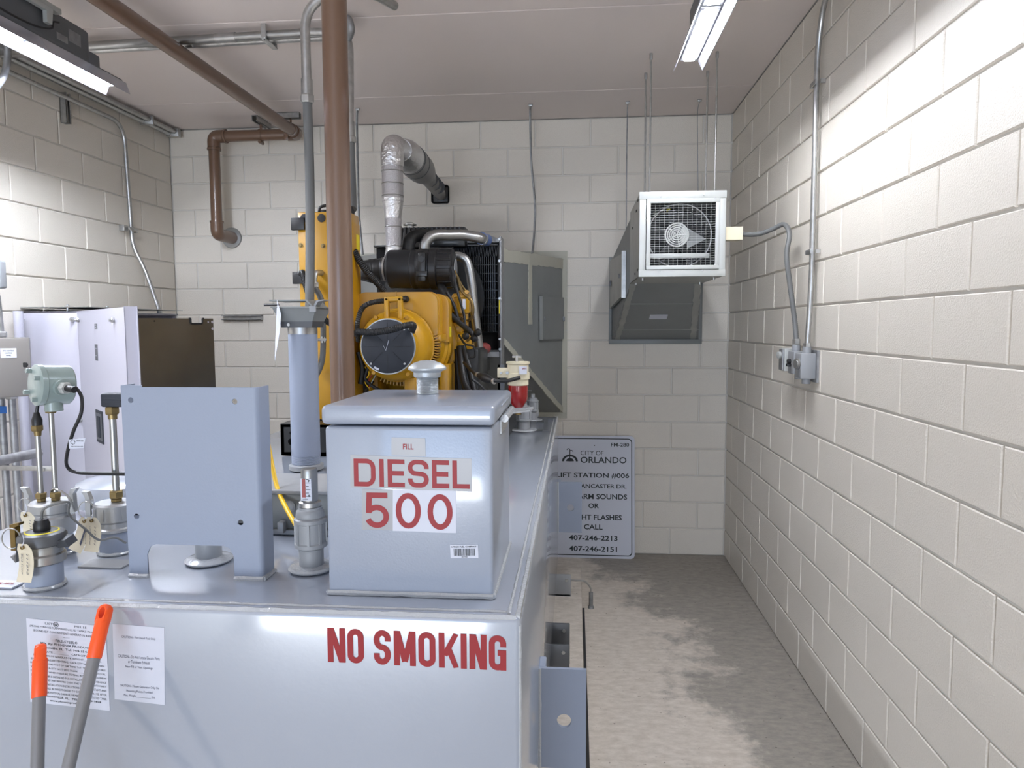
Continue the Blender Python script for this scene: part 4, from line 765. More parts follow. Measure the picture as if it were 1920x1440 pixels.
# ------------------------------------------------------------------ radiator discharge duct
du = T('radiator_duct', 'grey flared sheet metal duct from the radiator to the back wall', 'duct', (-.85, 4.9, 1.6))
Y1, Y2 = 4.42, 5.405; s4 = [(-1.20, Y1, 1.637), (-.443, Y1, 1.637), (-.443, Y1, 2.19), (-1.20, Y1, 2.19)]; e4 = [(-1.64, Y2, 1.085), (-.09, Y2, 1.085), (-.09, Y2, 2.225), (-1.64, Y2, 2.27)]
P('duct_shell', MB().hexa(s4, e4), DUCT, du)
def strip(a, b, w_, n, t=.004, mt=MAST, nm='sealant_strip', par=None, jit=0):
    a, b = V(a), V(b); d = (b-a).normalized(); n = V(n).normalized(); u = d.cross(n).normalized(); N_ = 1 if not jit else 26; L1, L2 = [], []
    for i in range(N_+1):
        c = a.lerp(b, i/N_); L1.append(c+u*(w_/2+random.uniform(-jit, jit))+n*t); L2.append(c-u*(w_/2+random.uniform(-jit, jit))+n*t)
    vs = L1+L2+[p-n*(t+.003) for p in L1+L2]; M_ = N_+1; fs = []
    for i in range(N_): fs += [(i, i+1, M_+i+1, M_+i), (2*M_+i, 3*M_+i, 3*M_+i+1, 2*M_+i+1), (i, 2*M_+i, 2*M_+i+1, i+1), (M_+i, M_+i+1, 3*M_+i+1, 3*M_+i)]
    fs += [(0, M_, 3*M_, 2*M_), (N_, 2*M_+N_, 3*M_+N_, M_+N_)]
    return P(nm, MB().add(vs, fs), mt, par)
sn = (V(e4[2])-V(s4[1])).cross(V(s4[2])-V(s4[1])); sn = -sn if sn.x < 0 else sn; sn.normalize()
strip(V(s4[1])+V((0, 0, .01)), V(e4[1])+V((0, 0, .01)), .04, sn, par=du, jit=.004); strip(V(s4[2])+V((0, 0, -.02)), V(e4[2])+V((0, 0, -.03)), .075, sn, par=du, jit=.005); strip(V(e4[1])+V((0, -.012, 0)), V(e4[2])+V((0, -.012, 0)), .05, (.3, -1, 0), par=du, jit=.003)
m1 = V(s4[2]).lerp(V(e4[2]), .40); m0 = V(s4[1]).lerp(V(e4[1]), .40); strip(m0.lerp(m1, .42), m1, .055, sn, .005, par=du, jit=.004)
P('wall_flange', MB().box((-1.69, Y2-.004, 1.04), (-.06, Y2+.012, 1.085)).box((-1.69, Y2-.004, 2.22), (-.06, Y2+.012, 2.29)).box((-.09, Y2-.0045, 1.085), (-.06, Y2+.012, 2.22)).box((-1.69, Y2-.0045, 1.085), (-1.64, Y2+.012, 2.22)), MAST, du)
P('seam_rib', MB().box((-1.5, 5.0, 1.28), (-.30, 5.004, 1.29)), DUCT, du)
for z_ in (1.2, 1.45, 1.7, 1.95, 2.15): P('flange_screw', MB().nut((-.068, Y2-.004, z_), (0, -1, 0), .006, .005), GALV, du)
def on_side(t, z): p0 = V(s4[1]).lerp(V(e4[1]), t); return V((p0.x, p0.y, z))
d0, d1 = on_side(.56, 1.64), on_side(.97, 1.64); q = MB(); nn = sn*.018
P('access_door', MB().hexa([d0, d1, d1+nn, d0+nn], [d0+V((0, 0, .30)), d1+V((0, 0, .305)), d1+V((0, 0, .305))+nn, d0+V((0, 0, .30))+nn]), DUCT, du); c = d0+nn+V((0, 0, .14))
P('door_edge', MB().hexa([d0-V((0, .02, 0)), d0, d0+nn*1.3, d0+nn*1.3-V((0, .02, 0))], [d0-V((0, .02, 0))+V((0, 0, .3)), d0+V((0, 0, .3)), d0+nn*1.3+V((0, 0, .3)), d0+nn*1.3-V((0, .02, 0))+V((0, 0, .3))]), DUCT2, du)
P('door_latch', MB().box(d0.lerp(d1, .12)+nn+V((-.008, -.01, .13)), d0.lerp(d1, .12)+nn+V((.006, .01, .16)), .002).box(d0.lerp(d1, .97)+nn+V((-.01, -.012, .13)), d0.lerp(d1, .97)+nn+V((.012, .01, .165)), .002), DGREY, du)
# ------------------------------------------------------------------ duct fan on rods
fan = T('duct_fan', 'white square ducted exhaust fan with a wire grille hung from the ceiling', 'fan', (.55, 4.2, 2.0))
x0, x1, z0, z1, y0, y1 = .334, .772, 1.994, 2.427, 3.85, 4.52
P('side_panel', MB().box((x0, y0+.01, z0), (x0+.004, y1, z1)), DUCT2, fan); P('side_panel', MB().box((x1-.004, y0+.01, z0), (x1, y1, z1)), DUCT2, fan)
P('top_panel', MB().box((x0, y0+.01, z1-.004), (x1, y1, z1)), FANW, fan); P('bottom_panel', MB().box((x0, y0+.01, z0), (x1, y1, z0+.004)), DUCT2, fan)
fr = .036
P('face_frame', MB().box((x0-.004, y0-.006, z1-fr), (x1+.004, y0+.014, z1+.003), .002).box((x0-.004, y0-.006, z0-.003), (x1+.004, y0+.014, z0+fr*.9), .002).box((x0-.002, y0-.003, z0), (x0+.032, y0+.014, z1), .002).box((x1-.032, y0-.003, z0), (x1+.002, y0+.014, z1), .002), FANW, fan)
gx0, gx1, gz0, gz1 = x0+.034, x1-.03, z0+.034, z1-.036; iw = .021
P('grille_frame', MB().box((gx0, y0-.012, gz1-iw), (gx1, y0-.004, gz1), .002).box((gx0, y0-.012, gz0), (gx1, y0-.004, gz0+iw), .002).box((gx0, y0-.0118, gz0+iw), (gx0+iw, y0-.004, gz1-iw), .001).box((gx1-iw, y0-.0118, gz0+iw), (gx1, y0-.004, gz1-iw), .001), FANW, fan)
me0 = None; n = 14
for i in range(n+1):
    x = gx0+iw+(gx1-gx0-2*iw)*i/n
    if me0 is None: me0 = P('grille_wire', MB().tube([(x, y0-.003, gz0+.01), (x, y0-.003, gz1-.01)], .0006, 5), FANW, fan); x_0 = x
    else: o_ = me0.copy(); C.objects.link(o_); o_.location = (x-x_0, 0, 0)
me0 = None; n = 26
for i in range(n+1):
    z = gz0+iw+(gz1-gz0-2*iw)*i/n
    if me0 is None: me0 = P('grille_wire', MB().tube([(gx0+.01, y0-.001, z), (gx1-.01, y0-.001, z)], .0006, 5), FANW, fan); x_0 = z
    else: o_ = me0.copy(); C.objects.link(o_); o_.location = (0, 0, z-x_0)
fc_ = V((.555, 4.02, 2.215))
P('fan_plate', MB().box((x0+.004, 4.22, z0+.004), (x1-.004, 4.225, z1-.004)), BLKM, fan)
P('fan_ring', MB().lathe([(.165, -.06), (.17, -.062), (.175, 0), (.2, .19), (.185, .19), (.165, 0), (.165, -.06)], fc_, ya, 40), GALVD, fan)
P('fan_motor', MB().lathe([(.03, -.03), (.055, -.025), (.062, -.015), (.062, .08), (.05, .09)], fc_+V((.0, 0, 0)), ya, 28), DGREY, fan)
q = MB(); ci = fc_+V((-.02, -.10, 0))
for r in (.016, .027, .038, .049, .060): q.tube([ci+V((math.cos(a)*r, 0, math.sin(a)*r)) for a in [2*PI*k/28 for k in range(29)]], .0032 if r < .055 else .0045, 6)
for k in range(5): a = 2*PI*k/5+1.2; q.tube([ci, ci+V((math.cos(a)*.06, 0, math.sin(a)*.06))], .0035, 5)
q.prism([ci+V((math.cos(a)*r, .001, math.sin(a)*r)) for r, a in [(.06, math.radians(-58+i*6)) for i in range(20)]+[(.03, math.radians(50)), (.03, math.radians(-50))]], (0, .002, 0))
P('motor_guard', q, FANW, fan)
for k in range(5):
    a = 2*PI*k/5+.4; d = V((math.cos(a), 0, math.sin(a))); u = V((-math.sin(a), 0, math.cos(a))); c = fc_+V((0, .05, 0))
    P('fan_blade', MB().add([c+d*.06-u*.03+V((0, -.02, 0)), c+d*.155-u*.05+V((0, -.03, 0)), c+d*.16+u*.03+V((0, .03, 0)), c+d*.06+u*.03+V((0, .02, 0)), c+d*.06-u*.03+V((0, -.017, 0)), c+d*.155-u*.05+V((0, -.027, 0)), c+d*.16+u*.03+V((0, .033, 0)), c+d*.06+u*.03+V((0, .023, 0))], [(0, 1, 2, 3), (7, 6, 5, 4), (0, 4, 5, 1), (1, 5, 6, 2), (2, 6, 7, 3), (3, 7, 4, 0)]), DGREY, fan)
P('motor_support', MB().box((gx0+.005, 3.92, 2.095), (gx1-.035, 3.95, 2.118), .002), FANW, fan); P('motor_arm', MB().prism([(.60, 3.99, 2.15), (.70, 3.99, 2.20), (.60, 3.99, 2.26)], (0, .004, 0)), DUCT, fan)
P('caution_sticker', MB().box((.515, 4.20, 2.385), (.535, 4.218, 2.41)), YDEC, fan)
for px, py in ((1239, 368), (1320, 365), (1217, 380), (1341, 372), (1341, 496), (1217, 502), (1237, 509), (1317, 507)): c = at(px, py, y=y0-.008); P('face_bolt', MB().lathe([(.0055, 0), (.0055, .005), (0, .006)], c, (0, -1, 0), 10), GALV, fan)
for xx in (x0+.03, x1-.03):
    for yy in (3.98, 4.42): P('bottom_bolt', MB().cyl((xx, yy, z0-.014), (xx, yy, z0), .008, 10), GALV, fan)
for yy, zz in ((3.95, 2.40), (4.05, 2.36), (4.3, 2.30), (3.95, 2.03), (4.1, 2.02)): P('side_slot', MB().box((x0-.002, yy, zz), (x0, yy+.03, zz+.012)), DARK, fan)
rods = [((1221, 100), (1217, 361)), ((1345, 97), (1341, 359)), ((1211, 137), (1206, 361)), ((1327, 133), (1320, 359))]
rl = ['leftmost-rear', 'x']
labs = ['threaded rod at the near left corner of the white fan', 'threaded rod at the near right corner of the white fan', 'threaded rod at the far left corner of the white fan', 'threaded rod at the far right corner of the white fan']
for (a, b), lb in zip(rods, labs):
    t_ = at(*a, z=ZC); r_ = T('threaded_rod', lb, 'rod', (t_.x, t_.y, z1), 'rods holding the white fan'); P('rod', MB().cyl((t_.x, t_.y, z1-.003), (t_.x, t_.y, ZC), .0055, 8), GALV, r_); P('anchor_nut', MB().nut((t_.x, t_.y, ZC-.035), (0, 0, 1), .009, .035), GALV, r_)
jb = T('fan_junction_box', 'small cream junction box on the right side of the white fan', 'junction box', (.82, 3.9, 2.2)); q0 = at(1359, 450, y=3.9); q1 = at(1391, 427, y=3.9)
P('box_body', MB().box((x1+.003, 3.88, q0.z), (q1.x-.002, 3.97, q1.z), .003), CREAM, jb); P('cover_plate', MB().box((x1+.003, 3.874, q0.z-.003), (q1.x, 3.88, q1.z+.003), .001, 1), CREAM, jb)
P('cover_screw', MB().lathe([(.003, 0), (.003, .002)], (q1.x-.008, 3.874, (q0.z+q1.z)/2), (0, -1, 0), 8), GALV, jb)
# fan duct to the wall
fd = T('fan_duct', 'grey tapering sheet metal duct behind and below the white fan', 'duct', (.6, 5, 1.9)); Ya, Yb = 4.52, 5.405
s4 = [(x0+.004, Ya, z0), (x1-.004, Ya, z0), (x1-.004, Ya, z1-.03), (x0+.004, Ya, z1-.03)]; e4 = [(.272, Yb, 1.635), (.905, Yb, 1.635), (.905, Yb, 2.225), (.272, Yb, 2.225)]
P('duct_shell', MB().hexa(s4, e4), DUCT, fd); P('wall_flange', MB().box((.25, Yb-.004, 1.60), (.93, Yb+.012, 1.635), .002).box((.25, Yb-.0035, 1.635), (.272, Yb+.012, 2.24), .002).box((.905, Yb-.0035, 1.635), (.93, Yb+.012, 2.24), .002), DUCT, fd)
bn = (V(s4[1])-V(s4[0])).cross(V(e4[0])-V(s4[0])).normalized(); bn = -bn if bn.z > 0 else bn
strip(V(s4[0])+V((.02, 0, 0)), V(e4[0])+V((.04, 0, 0)), .035, bn, .003, mt=DUCT2, par=fd, jit=.005); strip(V(s4[1])-V((.02, 0, 0)), V(e4[1])-V((.04, 0, 0)), .04, bn, .003, mt=DUCT2, par=fd, jit=.005)
for t_ in (.32, .8):
    a = V(s4[0]).lerp(V(e4[0]), t_); b = V(s4[1]).lerp(V(e4[1]), t_); strip(a, b, .006, bn, .003, mt=DUCT2, par=fd, nm='cross_seam')
a = V(s4[0]).lerp(V(e4[0]), .55); b = V(s4[1]).lerp(V(e4[1]), .55); strip(a.lerp(b, .38), a.lerp(b, .6), .07, bn, .003, mt=PAPER, par=fd, nm='inspection_label')
ds0 = V(s4[0]).lerp(V(e4[0]), .22); ds1 = V(s4[0]).lerp(V(e4[0]), .95)
ad0, ad1 = at(1178, 483, x=.31), at(1145, 487, x=.262); 
P('access_door', MB().hexa([(.316, 4.72, 1.93), (.266, 5.34, 1.86), (.250, 5.34, 1.86), (.300, 4.72, 1.93)], [(.316, 4.72, 2.20), (.266, 5.34, 2.21), (.250, 5.34, 2.21), (.300, 4.72, 2.20)]), DUCT2, fd)
P('door_edge', MB().hexa([(.322, 4.70, 1.915), (.322, 4.74, 1.915), (.296, 4.74, 1.915), (.296, 4.70, 1.915)], [(.322, 4.70, 2.215), (.322, 4.74, 2.215), (.296, 4.74, 2.215), (.296, 4.70, 2.215)]), GALV, fd)
P('door_latch', MB().box((.285, 4.83, 2.05), (.298, 4.86, 2.08), .002).box((.245, 5.25, 2.02), (.256, 5.3, 2.06), .002), DGREY, fd)
# thin hanger straps behind
def hanger(top, path, r, lb, cat='hanger', mt=GALVD):
    t_ = at(*top, z=ZC); h_ = T('wire_hanger', lb, cat, (t_.x, t_.y, ZC)); pts = [t_+V((0, 0, -.01))]+[at(a, b, y=c) for a, b, c in path]; P('wire', MB().tube(spline(pts), r, 6), mt, h_)
    P('ceiling_clip', MB().box(t_+V((-.014, -.01, -.016)), t_+V((.014, .01, 0)), .002).cyl(t_+V((0, 0, -.016)), t_+V((0, 0, -.02)), .004, 8), GALV, h_)
hanger((1177, 190), [(1176, 230, 5.05), (1175, 300, 5.03), (1174, 440, 5.0)], .004, 'thin hanging strap left of the white fan rods')
hanger((1312, 186), [(1308, 210, 5.05), (1308, 270, 5.05), (1309, 360, 5.05)], .0025, 'thin hanging wire between the right rods of the white fan')
hanger((995, 195), [(994, 215, 5.1), (996, 300, 5.14), (1003, 380, 5.16), (1002, 430, 5.16), (998, 476, 5.1)], .008, 'bent grey rod hanging above the radiator duct')
hanger((670, 203), [(669, 230, 5.05), (671, 330, 5.1), (673, 400, 5.12), (680, 478, 5.1)], .01, 'grey strap hanging behind the brown riser above the cabinet')
# ------------------------------------------------------------------ right wall switches and conduit
ws = T('wall_switches', 'pair of cast grey switch boxes with a white thermostat on the right wall', 'switch', (1.08, 3.5, 1.54))
def wx(px, py, x=1.10): return at(px, py, x=x)
P('mounting_plate', MB().box((1.112, 3.42, 1.47), (1.122, 3.62, 1.62)), GALVD, ws)
P('switch_box', MB().box((1.045, 3.44, 1.485), (1.12, 3.53, 1.605), .006).cyl((1.085, 3.485, 1.60), (1.085, 3.485, 1.635), .02, 16).cyl((1.085, 3.485, 1.46), (1.085, 3.485, 1.49), .02, 16), LGREY, ws)
P('round_plug', MB().lathe([(.026, 0), (.026, .012), (.018, .014), (.018, .02), (0, .02)], (1.045, 3.47, 1.555), (-1, -.35, 0), 20), GALV, ws)
P('switch_box', MB().box((1.045, 3.55, 1.50), (1.12, 3.645, 1.61), .006).cyl((1.07, 3.60, 1.60), (1.07, 3.60, 1.64), .02, 16).cyl((1.085, 3.6, 1.475), (1.085, 3.6, 1.50), .018, 16), LGREY, ws)
P('toggle', MB().box((1.025, 3.585, 1.535), (1.046, 3.61, 1.55), .003).cyl((1.046, 3.6, 1.56), (1.03, 3.6, 1.56), .012, 12), BLK, ws)
P('thermostat', MB().box((1.045, 3.70, 1.505), (1.12, 3.775, 1.62), .003), FANW, ws); P('thermostat_face', MB().box((1.036, 3.705, 1.51), (1.046, 3.77, 1.615), .002), GALVD, ws); P('thermostat_dial', MB().lathe([(.018, 0), (.018, .014), (0, .016)], (1.036, 3.74, 1.585), (-1, -.2, 0), 18), FANW, ws)
cx, cyy = 1.098, 3.485
ec = T('right_wall_conduit', 'galvanized conduit running up the right wall from the switches', 'conduit', (cx, cyy, 1.64))
P('conduit', MB().tube(fillet([V((1.085, cyy, 1.63)), V((cx, cyy+.005, 1.9)), V((cx, 3.50, 3.0)), V((cx, 3.42, 3.20)), V((cx, 2.2, 3.22))], .22, 9), .0125, 14), GALV, ec); P('connector', MB().nut((1.085, cyy, 1.63), (0, 0, 1), .018, .022), GALV, ec)
for z_ in (2.835, 2.075): P('conduit_strap', MB().box((1.078, cyy-.035, z_-.011), (1.083, cyy+.04, z_+.011), .002).box((1.10, cyy-.04, z_-.009), (1.121, cyy-.03, z_+.009)).cyl((1.08, cyy+.045, z_), (1.11, cyy+.045, z_), .01, 8), GALV, ec)
P('conduit', MB().tube(fillet([V((1.07, 3.53, 2.9)), V((1.085, 3.50, 3.08)), V((1.085, 3.4, 3.2)), V((1.085, 2.2, 3.21))], .15, 8), .0, 6) if False else MB().tube([V((1.10, 2.3, 3.19)), V((1.10, 3.3, 3.19))], .0115, 12), GALV, ec)
pts = [(q1.x, 3.92, (q0.z+q1.z)/2), at(1420, 439, y=3.85), at(1448, 430, y=3.80), at(1470, 421, y=3.75), at(1480, 440, y=3.70), at(1475, 480, y=3.67), at(1482, 540, y=3.65), at(1490, 600, y=3.63), (1.07, 3.60, 1.665)]
fx_ = T('flexible_conduit', 'grey flexible conduit arching from the white fan to the right wall switches', 'conduit', (1.07, 3.6, 1.66)); P('jacket', MB().tube(spline(pts), .0115, 14, rib=.0012, pitch=.01), FLEX, fx_)
P('connector', MB().nut((q1.x-.002, 3.92, (q0.z+q1.z)/2), (1, 0, 0), .016, .014), GALV, fx_); P('connector', MB().nut((1.07, 3.60, 1.64), (0, 0, 1), .019, .03), GALV, fx_)
# ------------------------------------------------------------------ strip lamps
def lamp(x0, x1, yend, zb, lab, house, lens=LENS):
    t = T('strip_light', lab, 'light', ((x0+x1)/2, yend-.6, zb)); L_ = 1.22; xm = (x0+x1)/2; w_ = (x1-x0)
    y0_, y1_ = yend-L_, yend
    P('reflector', MB().prism([(x0, y0_, zb), (x0+.004, y0_, zb), (x0+w_*.2, y0_, zb+.052), (x1-w_*.2, y0_, zb+.052), (x1-.004, y0_, zb), (x1, y0_, zb), (x1-w_*.15, y0_, zb+.058), (x0+w_*.15, y0_, zb+.058)], (0, L_, 0)), REFL, t)
    for k in range(2):
        a = y1_-.03-k*.60; P('lens', MB().box((xm-w_*.17, a-.54, zb+.034), (xm+w_*.17, a, zb+.041), .003), lens, t); P('lens_frame', MB().box((xm-w_*.27, a-.56, zb+.041), (xm+w_*.27, a+.015, zb+.048), .002), CLEARL, t)
        for i in range(6):
            for s_ in (-1, 1): P('lens_screw', MB().cyl((xm+s_*w_*.235, a-.04-i*.09, zb+.036), (xm+s_*w_*.235, a-.04-i*.09, zb+.042), .003, 6), GALV, t)
    P('heat_sink', MB().box((x0+w_*.2, y0_+.02, zb+.05), (x1-w_*.2, y1_-.02, zb+.068), .003), LHOUS, t)
    if house:
        P('driver_housing', MB().box((x0+w_*.2, y0_+.1, zb+.055), (x1-w_*.15, y1_-.27, zb+.21), .02, 3).box((x0+w_*.2, y1_-.28, zb+.055), (x1-w_*.15, y1_-.20, zb+.12), .01), LHOUS, t)
        P('nameplate', MB().box((x1-w_*.15, y1_-.42, zb+.11), (x1-w_*.15+.001, y1_-.34, zb+.165)).box((x1-w_*.15, y1_-.50, zb+.09), (x1-w_*.15+.001, y1_-.43, zb+.12)), GALVD, t)
        P('hanger_bracket', MB().prism([(x1-w_*.05, y1_-.60, zb+.12), (x1-w_*.05, y1_-.57, zb+.12), (x1-w_*.05, y1_-.56, zb+.19), (x1-w_*.05, y1_-1.0, zb+.19), (x1-w_*.05, y1_-1.0, zb+.17), (x1-w_*.05, y1_-.60, zb+.17)], (.02, 0, 0)).box((x0+w_*.2, y1_-1.05, zb+.19), (x1+.01, y1_-.5, zb+.215), .004), FANW, t)
        P('power_cord', MB().tube(spline([(x1-.01, y1_-1.1, zb+.12), (x1+.012, y1_-.9, zb+.07), (x1+.015, y1_-.7, zb+.07), (x1+.012, y1_-.58, zb+.10), (x1+.01, y1_-.56, zb+.135), (x1+.006, y1_-.52, zb+.15)]), .005, 8), RUB, t)
    else:
        P('driver_housing', MB().box((x0+w_*.2, y0_+.1, zb+.055), (x1-w_*.15, y1_-.30, zb+.16), .02, 3), LHOUS, t)
    P('ceiling_stem', MB().cyl((xm, y1_-.5, zb+.12), (xm, y1_-.5, ZC), .008, 8).cyl((xm, y0_+.3, zb+.12), (xm, y0_+.3, ZC), .008, 8), GALV, t)
    return t
lamp(.462, .604, 3.605, 2.95, 'bright twin-module strip light near the right wall', False, LENS4)
lamp(-2.452, -2.315, 3.665, 2.95, 'bright strip light at upper left with a dark driver housing on top', True)
lamp(.462, .604, 2.34, 2.95, 'second strip light near the right wall, overhead of the viewer', False, LENS2)
lamp(-2.452, -2.315, 2.34, 2.95, 'second strip light near the left wall, overhead of the viewer', True, LENS3)
# ------------------------------------------------------------------ brown pipes
bp = T('brown_riser', 'thick brown vertical riser pipe in front of the yellow cabinet', 'pipe', (-.862, 2.6, H)); P('riser', MB().cyl((-.862, 2.6, H), (-.862, 2.6, ZC), .0448, 40), BROWN, bp); P('base_collar', MB().cyl((-.862, 2.6, H), (-.862, 2.6, H+.03), .056, 28), BROWN, bp)
bo = T('brown_overhead_pipe', 'brown overhead pipe crossing the ceiling and dropping into the back wall', 'pipe', (-2.0, 5.1, 3.14)); bx, bz, by = -2.02, 3.135, 5.20; r = .040; xl = -2.655
P('pipe_run', MB().cyl((bx, 1.0, bz), (bx, by-.05, bz), r, 28), BROWN, bo); P('elbow', MB().tube(fillet([V((bx, by-.07, bz)), V((bx, by, bz)), V((bx-.07, by, bz))], .07, 8), r+.006, 24).lathe([(r+.009, 0), (r+.009, .012)], (bx, by-.085, bz), ya, 24), BROWN, bo)
P('pipe_run', MB().cyl((bx-.05, by, bz), (xl+.05, by, bz), r, 28), BROWN, bo); P('elbow', MB().tube(fillet([V((xl+.08, by, bz)), V((xl, by, bz)), V((xl, by, bz-.08))], .075, 8), r+.006, 24).lathe([(r+.01, 0), (r+.01, .014)], (xl+.085, by, bz), (1, 0, 0), 24).lathe([(r+.01, 0), (r+.01, .014)], (xl, by, bz-.1), (0, 0, 1), 24), BROWN, bo)
P('pipe_run', MB().cyl((xl, by, bz-.05), (xl, by, 2.49), r, 28), BROWN, bo); P('elbow', MB().tube(fillet([V((xl, by, 2.51)), V((xl, by, 2.425)), V((xl+.01, YB+.01, 2.425))], .08, 8), r+.006, 24).lathe([(r+.01, 0), (r+.01, .012)], (xl, by, 2.51), (0, 0, 1), 24), BROWN, bo)
P('wall_escutcheon', MB().lathe([(.045, -.004), (.075, -.004), (.08, .004), (.05, .006)], (xl+.005, YB-.005, 2.425), ya, 28), STEEL, bo)
def strut(name, lb, a, b, w_=.041, open_=(0, 0, -1)):
    a, b = V(a), V(b); d = (b-a).normalized(); o_ = V(open_); u = d.cross(o_).normalized(); t = .003; q = MB(); n = -o_
    for (p, e1, e2) in ((-w_/2, 0, w_), (w_/2-t, 0, w_)): q.prism([a+u*p, a+u*(p+t), a+u*(p+t)+o_*w_, a+u*p+o_*w_], b-a)
    q.prism([a-u*w_/2, a+u*w_/2, a+u*w_/2+o_*t, a-u*w_/2+o_*t], b-a)
    for s_ in (-1, 1): q.prism([a+u*s_*w_/2+o_*w_, a+u*s_*(w_/2-.01)+o_*w_, a+u*s_*(w_/2-.01)+o_*(w_-t), a+u*s_*w_/2+o_*(w_-t)], b-a)
    return S(name, q, GALV, lb, 'strut', a)
zs = ZC
strut('strut_channel', 'short strut channel on the ceiling above the brown pipe elbow', (bx-.10, by-.12, zs), (bx+.07, by-.12, zs)); strut('strut_channel', 'short strut channel on the ceiling above the middle of the short brown run', (xl+.36, by-.1, zs), (xl+.36, by+.14, zs))
P('pipe_clamp', MB().lathe([(r+.002, 0), (r+.005, .001), (r+.005, .022), (r+.002, .023)], (bx, by-.13, bz), ya, 24).box((bx-.004, by-.125, bz+r), (bx+.004, by-.11, zs-.04)).box((bx-.05, by-.13, bz-r-.03), (bx-.02, by-.11, bz-r+.01), .002), BROWN, bo)
P('pipe_clamp', MB().lathe([(r+.002, 0), (r+.005, .001), (r+.005, .022), (r+.002, .023)], (xl+.35, by, bz), (1, 0, 0), 24).box((xl+.355, by-.006, bz+r), (xl+.37, by+.006, zs-.04)).cyl((xl+.36, by-.03, bz-r-.012), (xl+.36, by+.03, bz-r-.012), .012, 10), BROWN, bo)
# ------------------------------------------------------------------ ceiling conduits
cr = T('ceiling_conduits', 'pair of parallel galvanized conduits running across the ceiling at left', 'conduit', (-1.9, 3.66, 3.19))
P('conduit', MB().tube([V((-3.10, 3.70, 3.205)), V((-1.30, 3.62, 3.205))], .021, 16), STEEL, cr); P('conduit', MB().tube([V((-3.10, 3.76, 3.21)), V((-1.24, 3.70, 3.21))], .017, 16), GALV, cr)
P('coupling', MB().cyl((-1.83, 3.645, 3.205), (-1.72, 3.64, 3.205), .024, 16), GALV, cr); P('coupling', MB().cyl((-2.06, 3.715, 3.21), (-1.99, 3.712, 3.21), .020, 16), GALV, cr); P('conduit_strap', MB().box((-1.575, 3.59, 3.175), (-1.545, 3.74, 3.18), .002).box((-1.572, 3.6, 3.175), (-1.548, 3.61, ZC)).box((-1.572, 3.73, 3.175), (-1.548, 3.74, ZC)).nut((-1.56, 3.60, 3.165), (0, 0, 1), .01, .012), GALV, cr)
P('conduit', MB().tube(fillet([V((-1.32, 3.62, 3.205)), V((-1.12, 3.60, 3.19)), V((-1.098, 3.52, 2.95)), V((-1.098, 3.5, 2.70))], .13, 9), .021, 16), GALV, cr)
P('coupling', MB().cyl((-1.098, 3.5, 2.73), (-1.096, 3.5, 2.655), .025, 16), GALV, cr); P('coupling', MB().nut((-1.096, 3.5, 2.63), (0, 0, 1), .031, .03), GALV, cr)
fr_ = T('flexible_conduit', 'dark grey flexible conduit dropping right of the brown riser', 'conduit', (-1.05, 3.45, 2.26)); P('jacket', MB().tube(spline([(-1.096, 3.5, 2.64), (-1.094, 3.5, 2.5), (-1.08, 3.46, 2.38), (-1.062, 3.40, 2.295)]), .022, 16), FLEX, fr_)
lc = T('drop_conduit', 'galvanized conduit bending down left of the brown riser', 'conduit', (-1.156, 3.1, 2.7)); P('conduit', MB().tube(fillet([V((-1.156, 3.1, 2.73)), V((-1.158, 3.1, 3.13)), V((-.90, 3.14, 3.18)), V((-.84, 3.4, 3.22))], .17, 9), .0205, 16), GALV, lc)
P('coupling', MB().cyl((-1.156, 3.1, 2.80), (-1.156, 3.1, 2.735), .0245, 16), GALV, lc); P('coupling', MB().nut((-1.156, 3.1, 2.70), (0, 0, 1), .030, .035), GALV, lc); c = at(655, 50, z=3.17)
P('conduit_hook', MB().tube(spline([at(646, 42, z=3.235), at(653, 36, z=3.22), at(658, 55, z=3.17), at(652, 72, z=3.15), at(640, 76, z=3.15)]), .019, 12), GALVD, lc)
fl2 = T('flexible_conduit', 'long grey flexible conduit hanging left of the brown riser to the cabinet', 'conduit', (-1.17, 3.1, 1.6)); P('jacket', MB().tube(spline([(-1.156, 3.1, 2.71), (-1.154, 3.1, 2.4), (-1.160, 3.1, 2.1), (-1.165, 3.09, 1.85), (-1.175, 3.10, 1.65), (-1.19, 3.2, 1.55)]), .020, 16), FLEX, fl2)
fl3 = T('flexible_conduit', 'short grey flexible conduit curving out of the yellow cabinet face', 'conduit', (-1.12, 3.18, 1.5)); e0 = at(603, 512, y=3.25)
P('elbow', MB().tube(fillet([e0, e0+V((-.01, -.06, .0)), e0+V((-.012, -.065, -.05))], .04, 8), .013, 14), GALV, fl3); P('connector', MB().nut(e0+V((-.012, -.065, -.07)), (0, 0, 1), .02, .025), GALV, fl3)
P('jacket', MB().tube(spline([e0+V((-.012, -.065, -.06)), at(604, 570, y=3.17), at(606, 640, y=3.15), at(603, 680, y=3.15), at(590, 710, y=3.15)]), .013, 12), FLEX, fl3); c = at(604, 637, y=3.13); P('conduit_clamp', MB().cyl(c-V((.02, 0, 0)), c+V((.02, 0, 0)), .006, 8).box(c-V((.003, .003, .014)), c+V((.003, .003, .014))).box(c+V((.010, -.003, -.012)), c+V((.014, .003, .012))), GALV, fl3)
S('black_loom', MB().tube(spline([at(563, 514, y=3.2), at(568, 512, y=3.18), at(572, 530, y=3.15), at(582, 560, y=3.1), at(600, 590, y=3.08), at(625, 610, y=3.12), at(665, 626, y=3.2)]), .012, 12, rib=.0022, pitch=.009), RUB, 'black ribbed loom leaving the yellow cabinet face towards the generator', 'cable', at(568, 530, y=3.15))
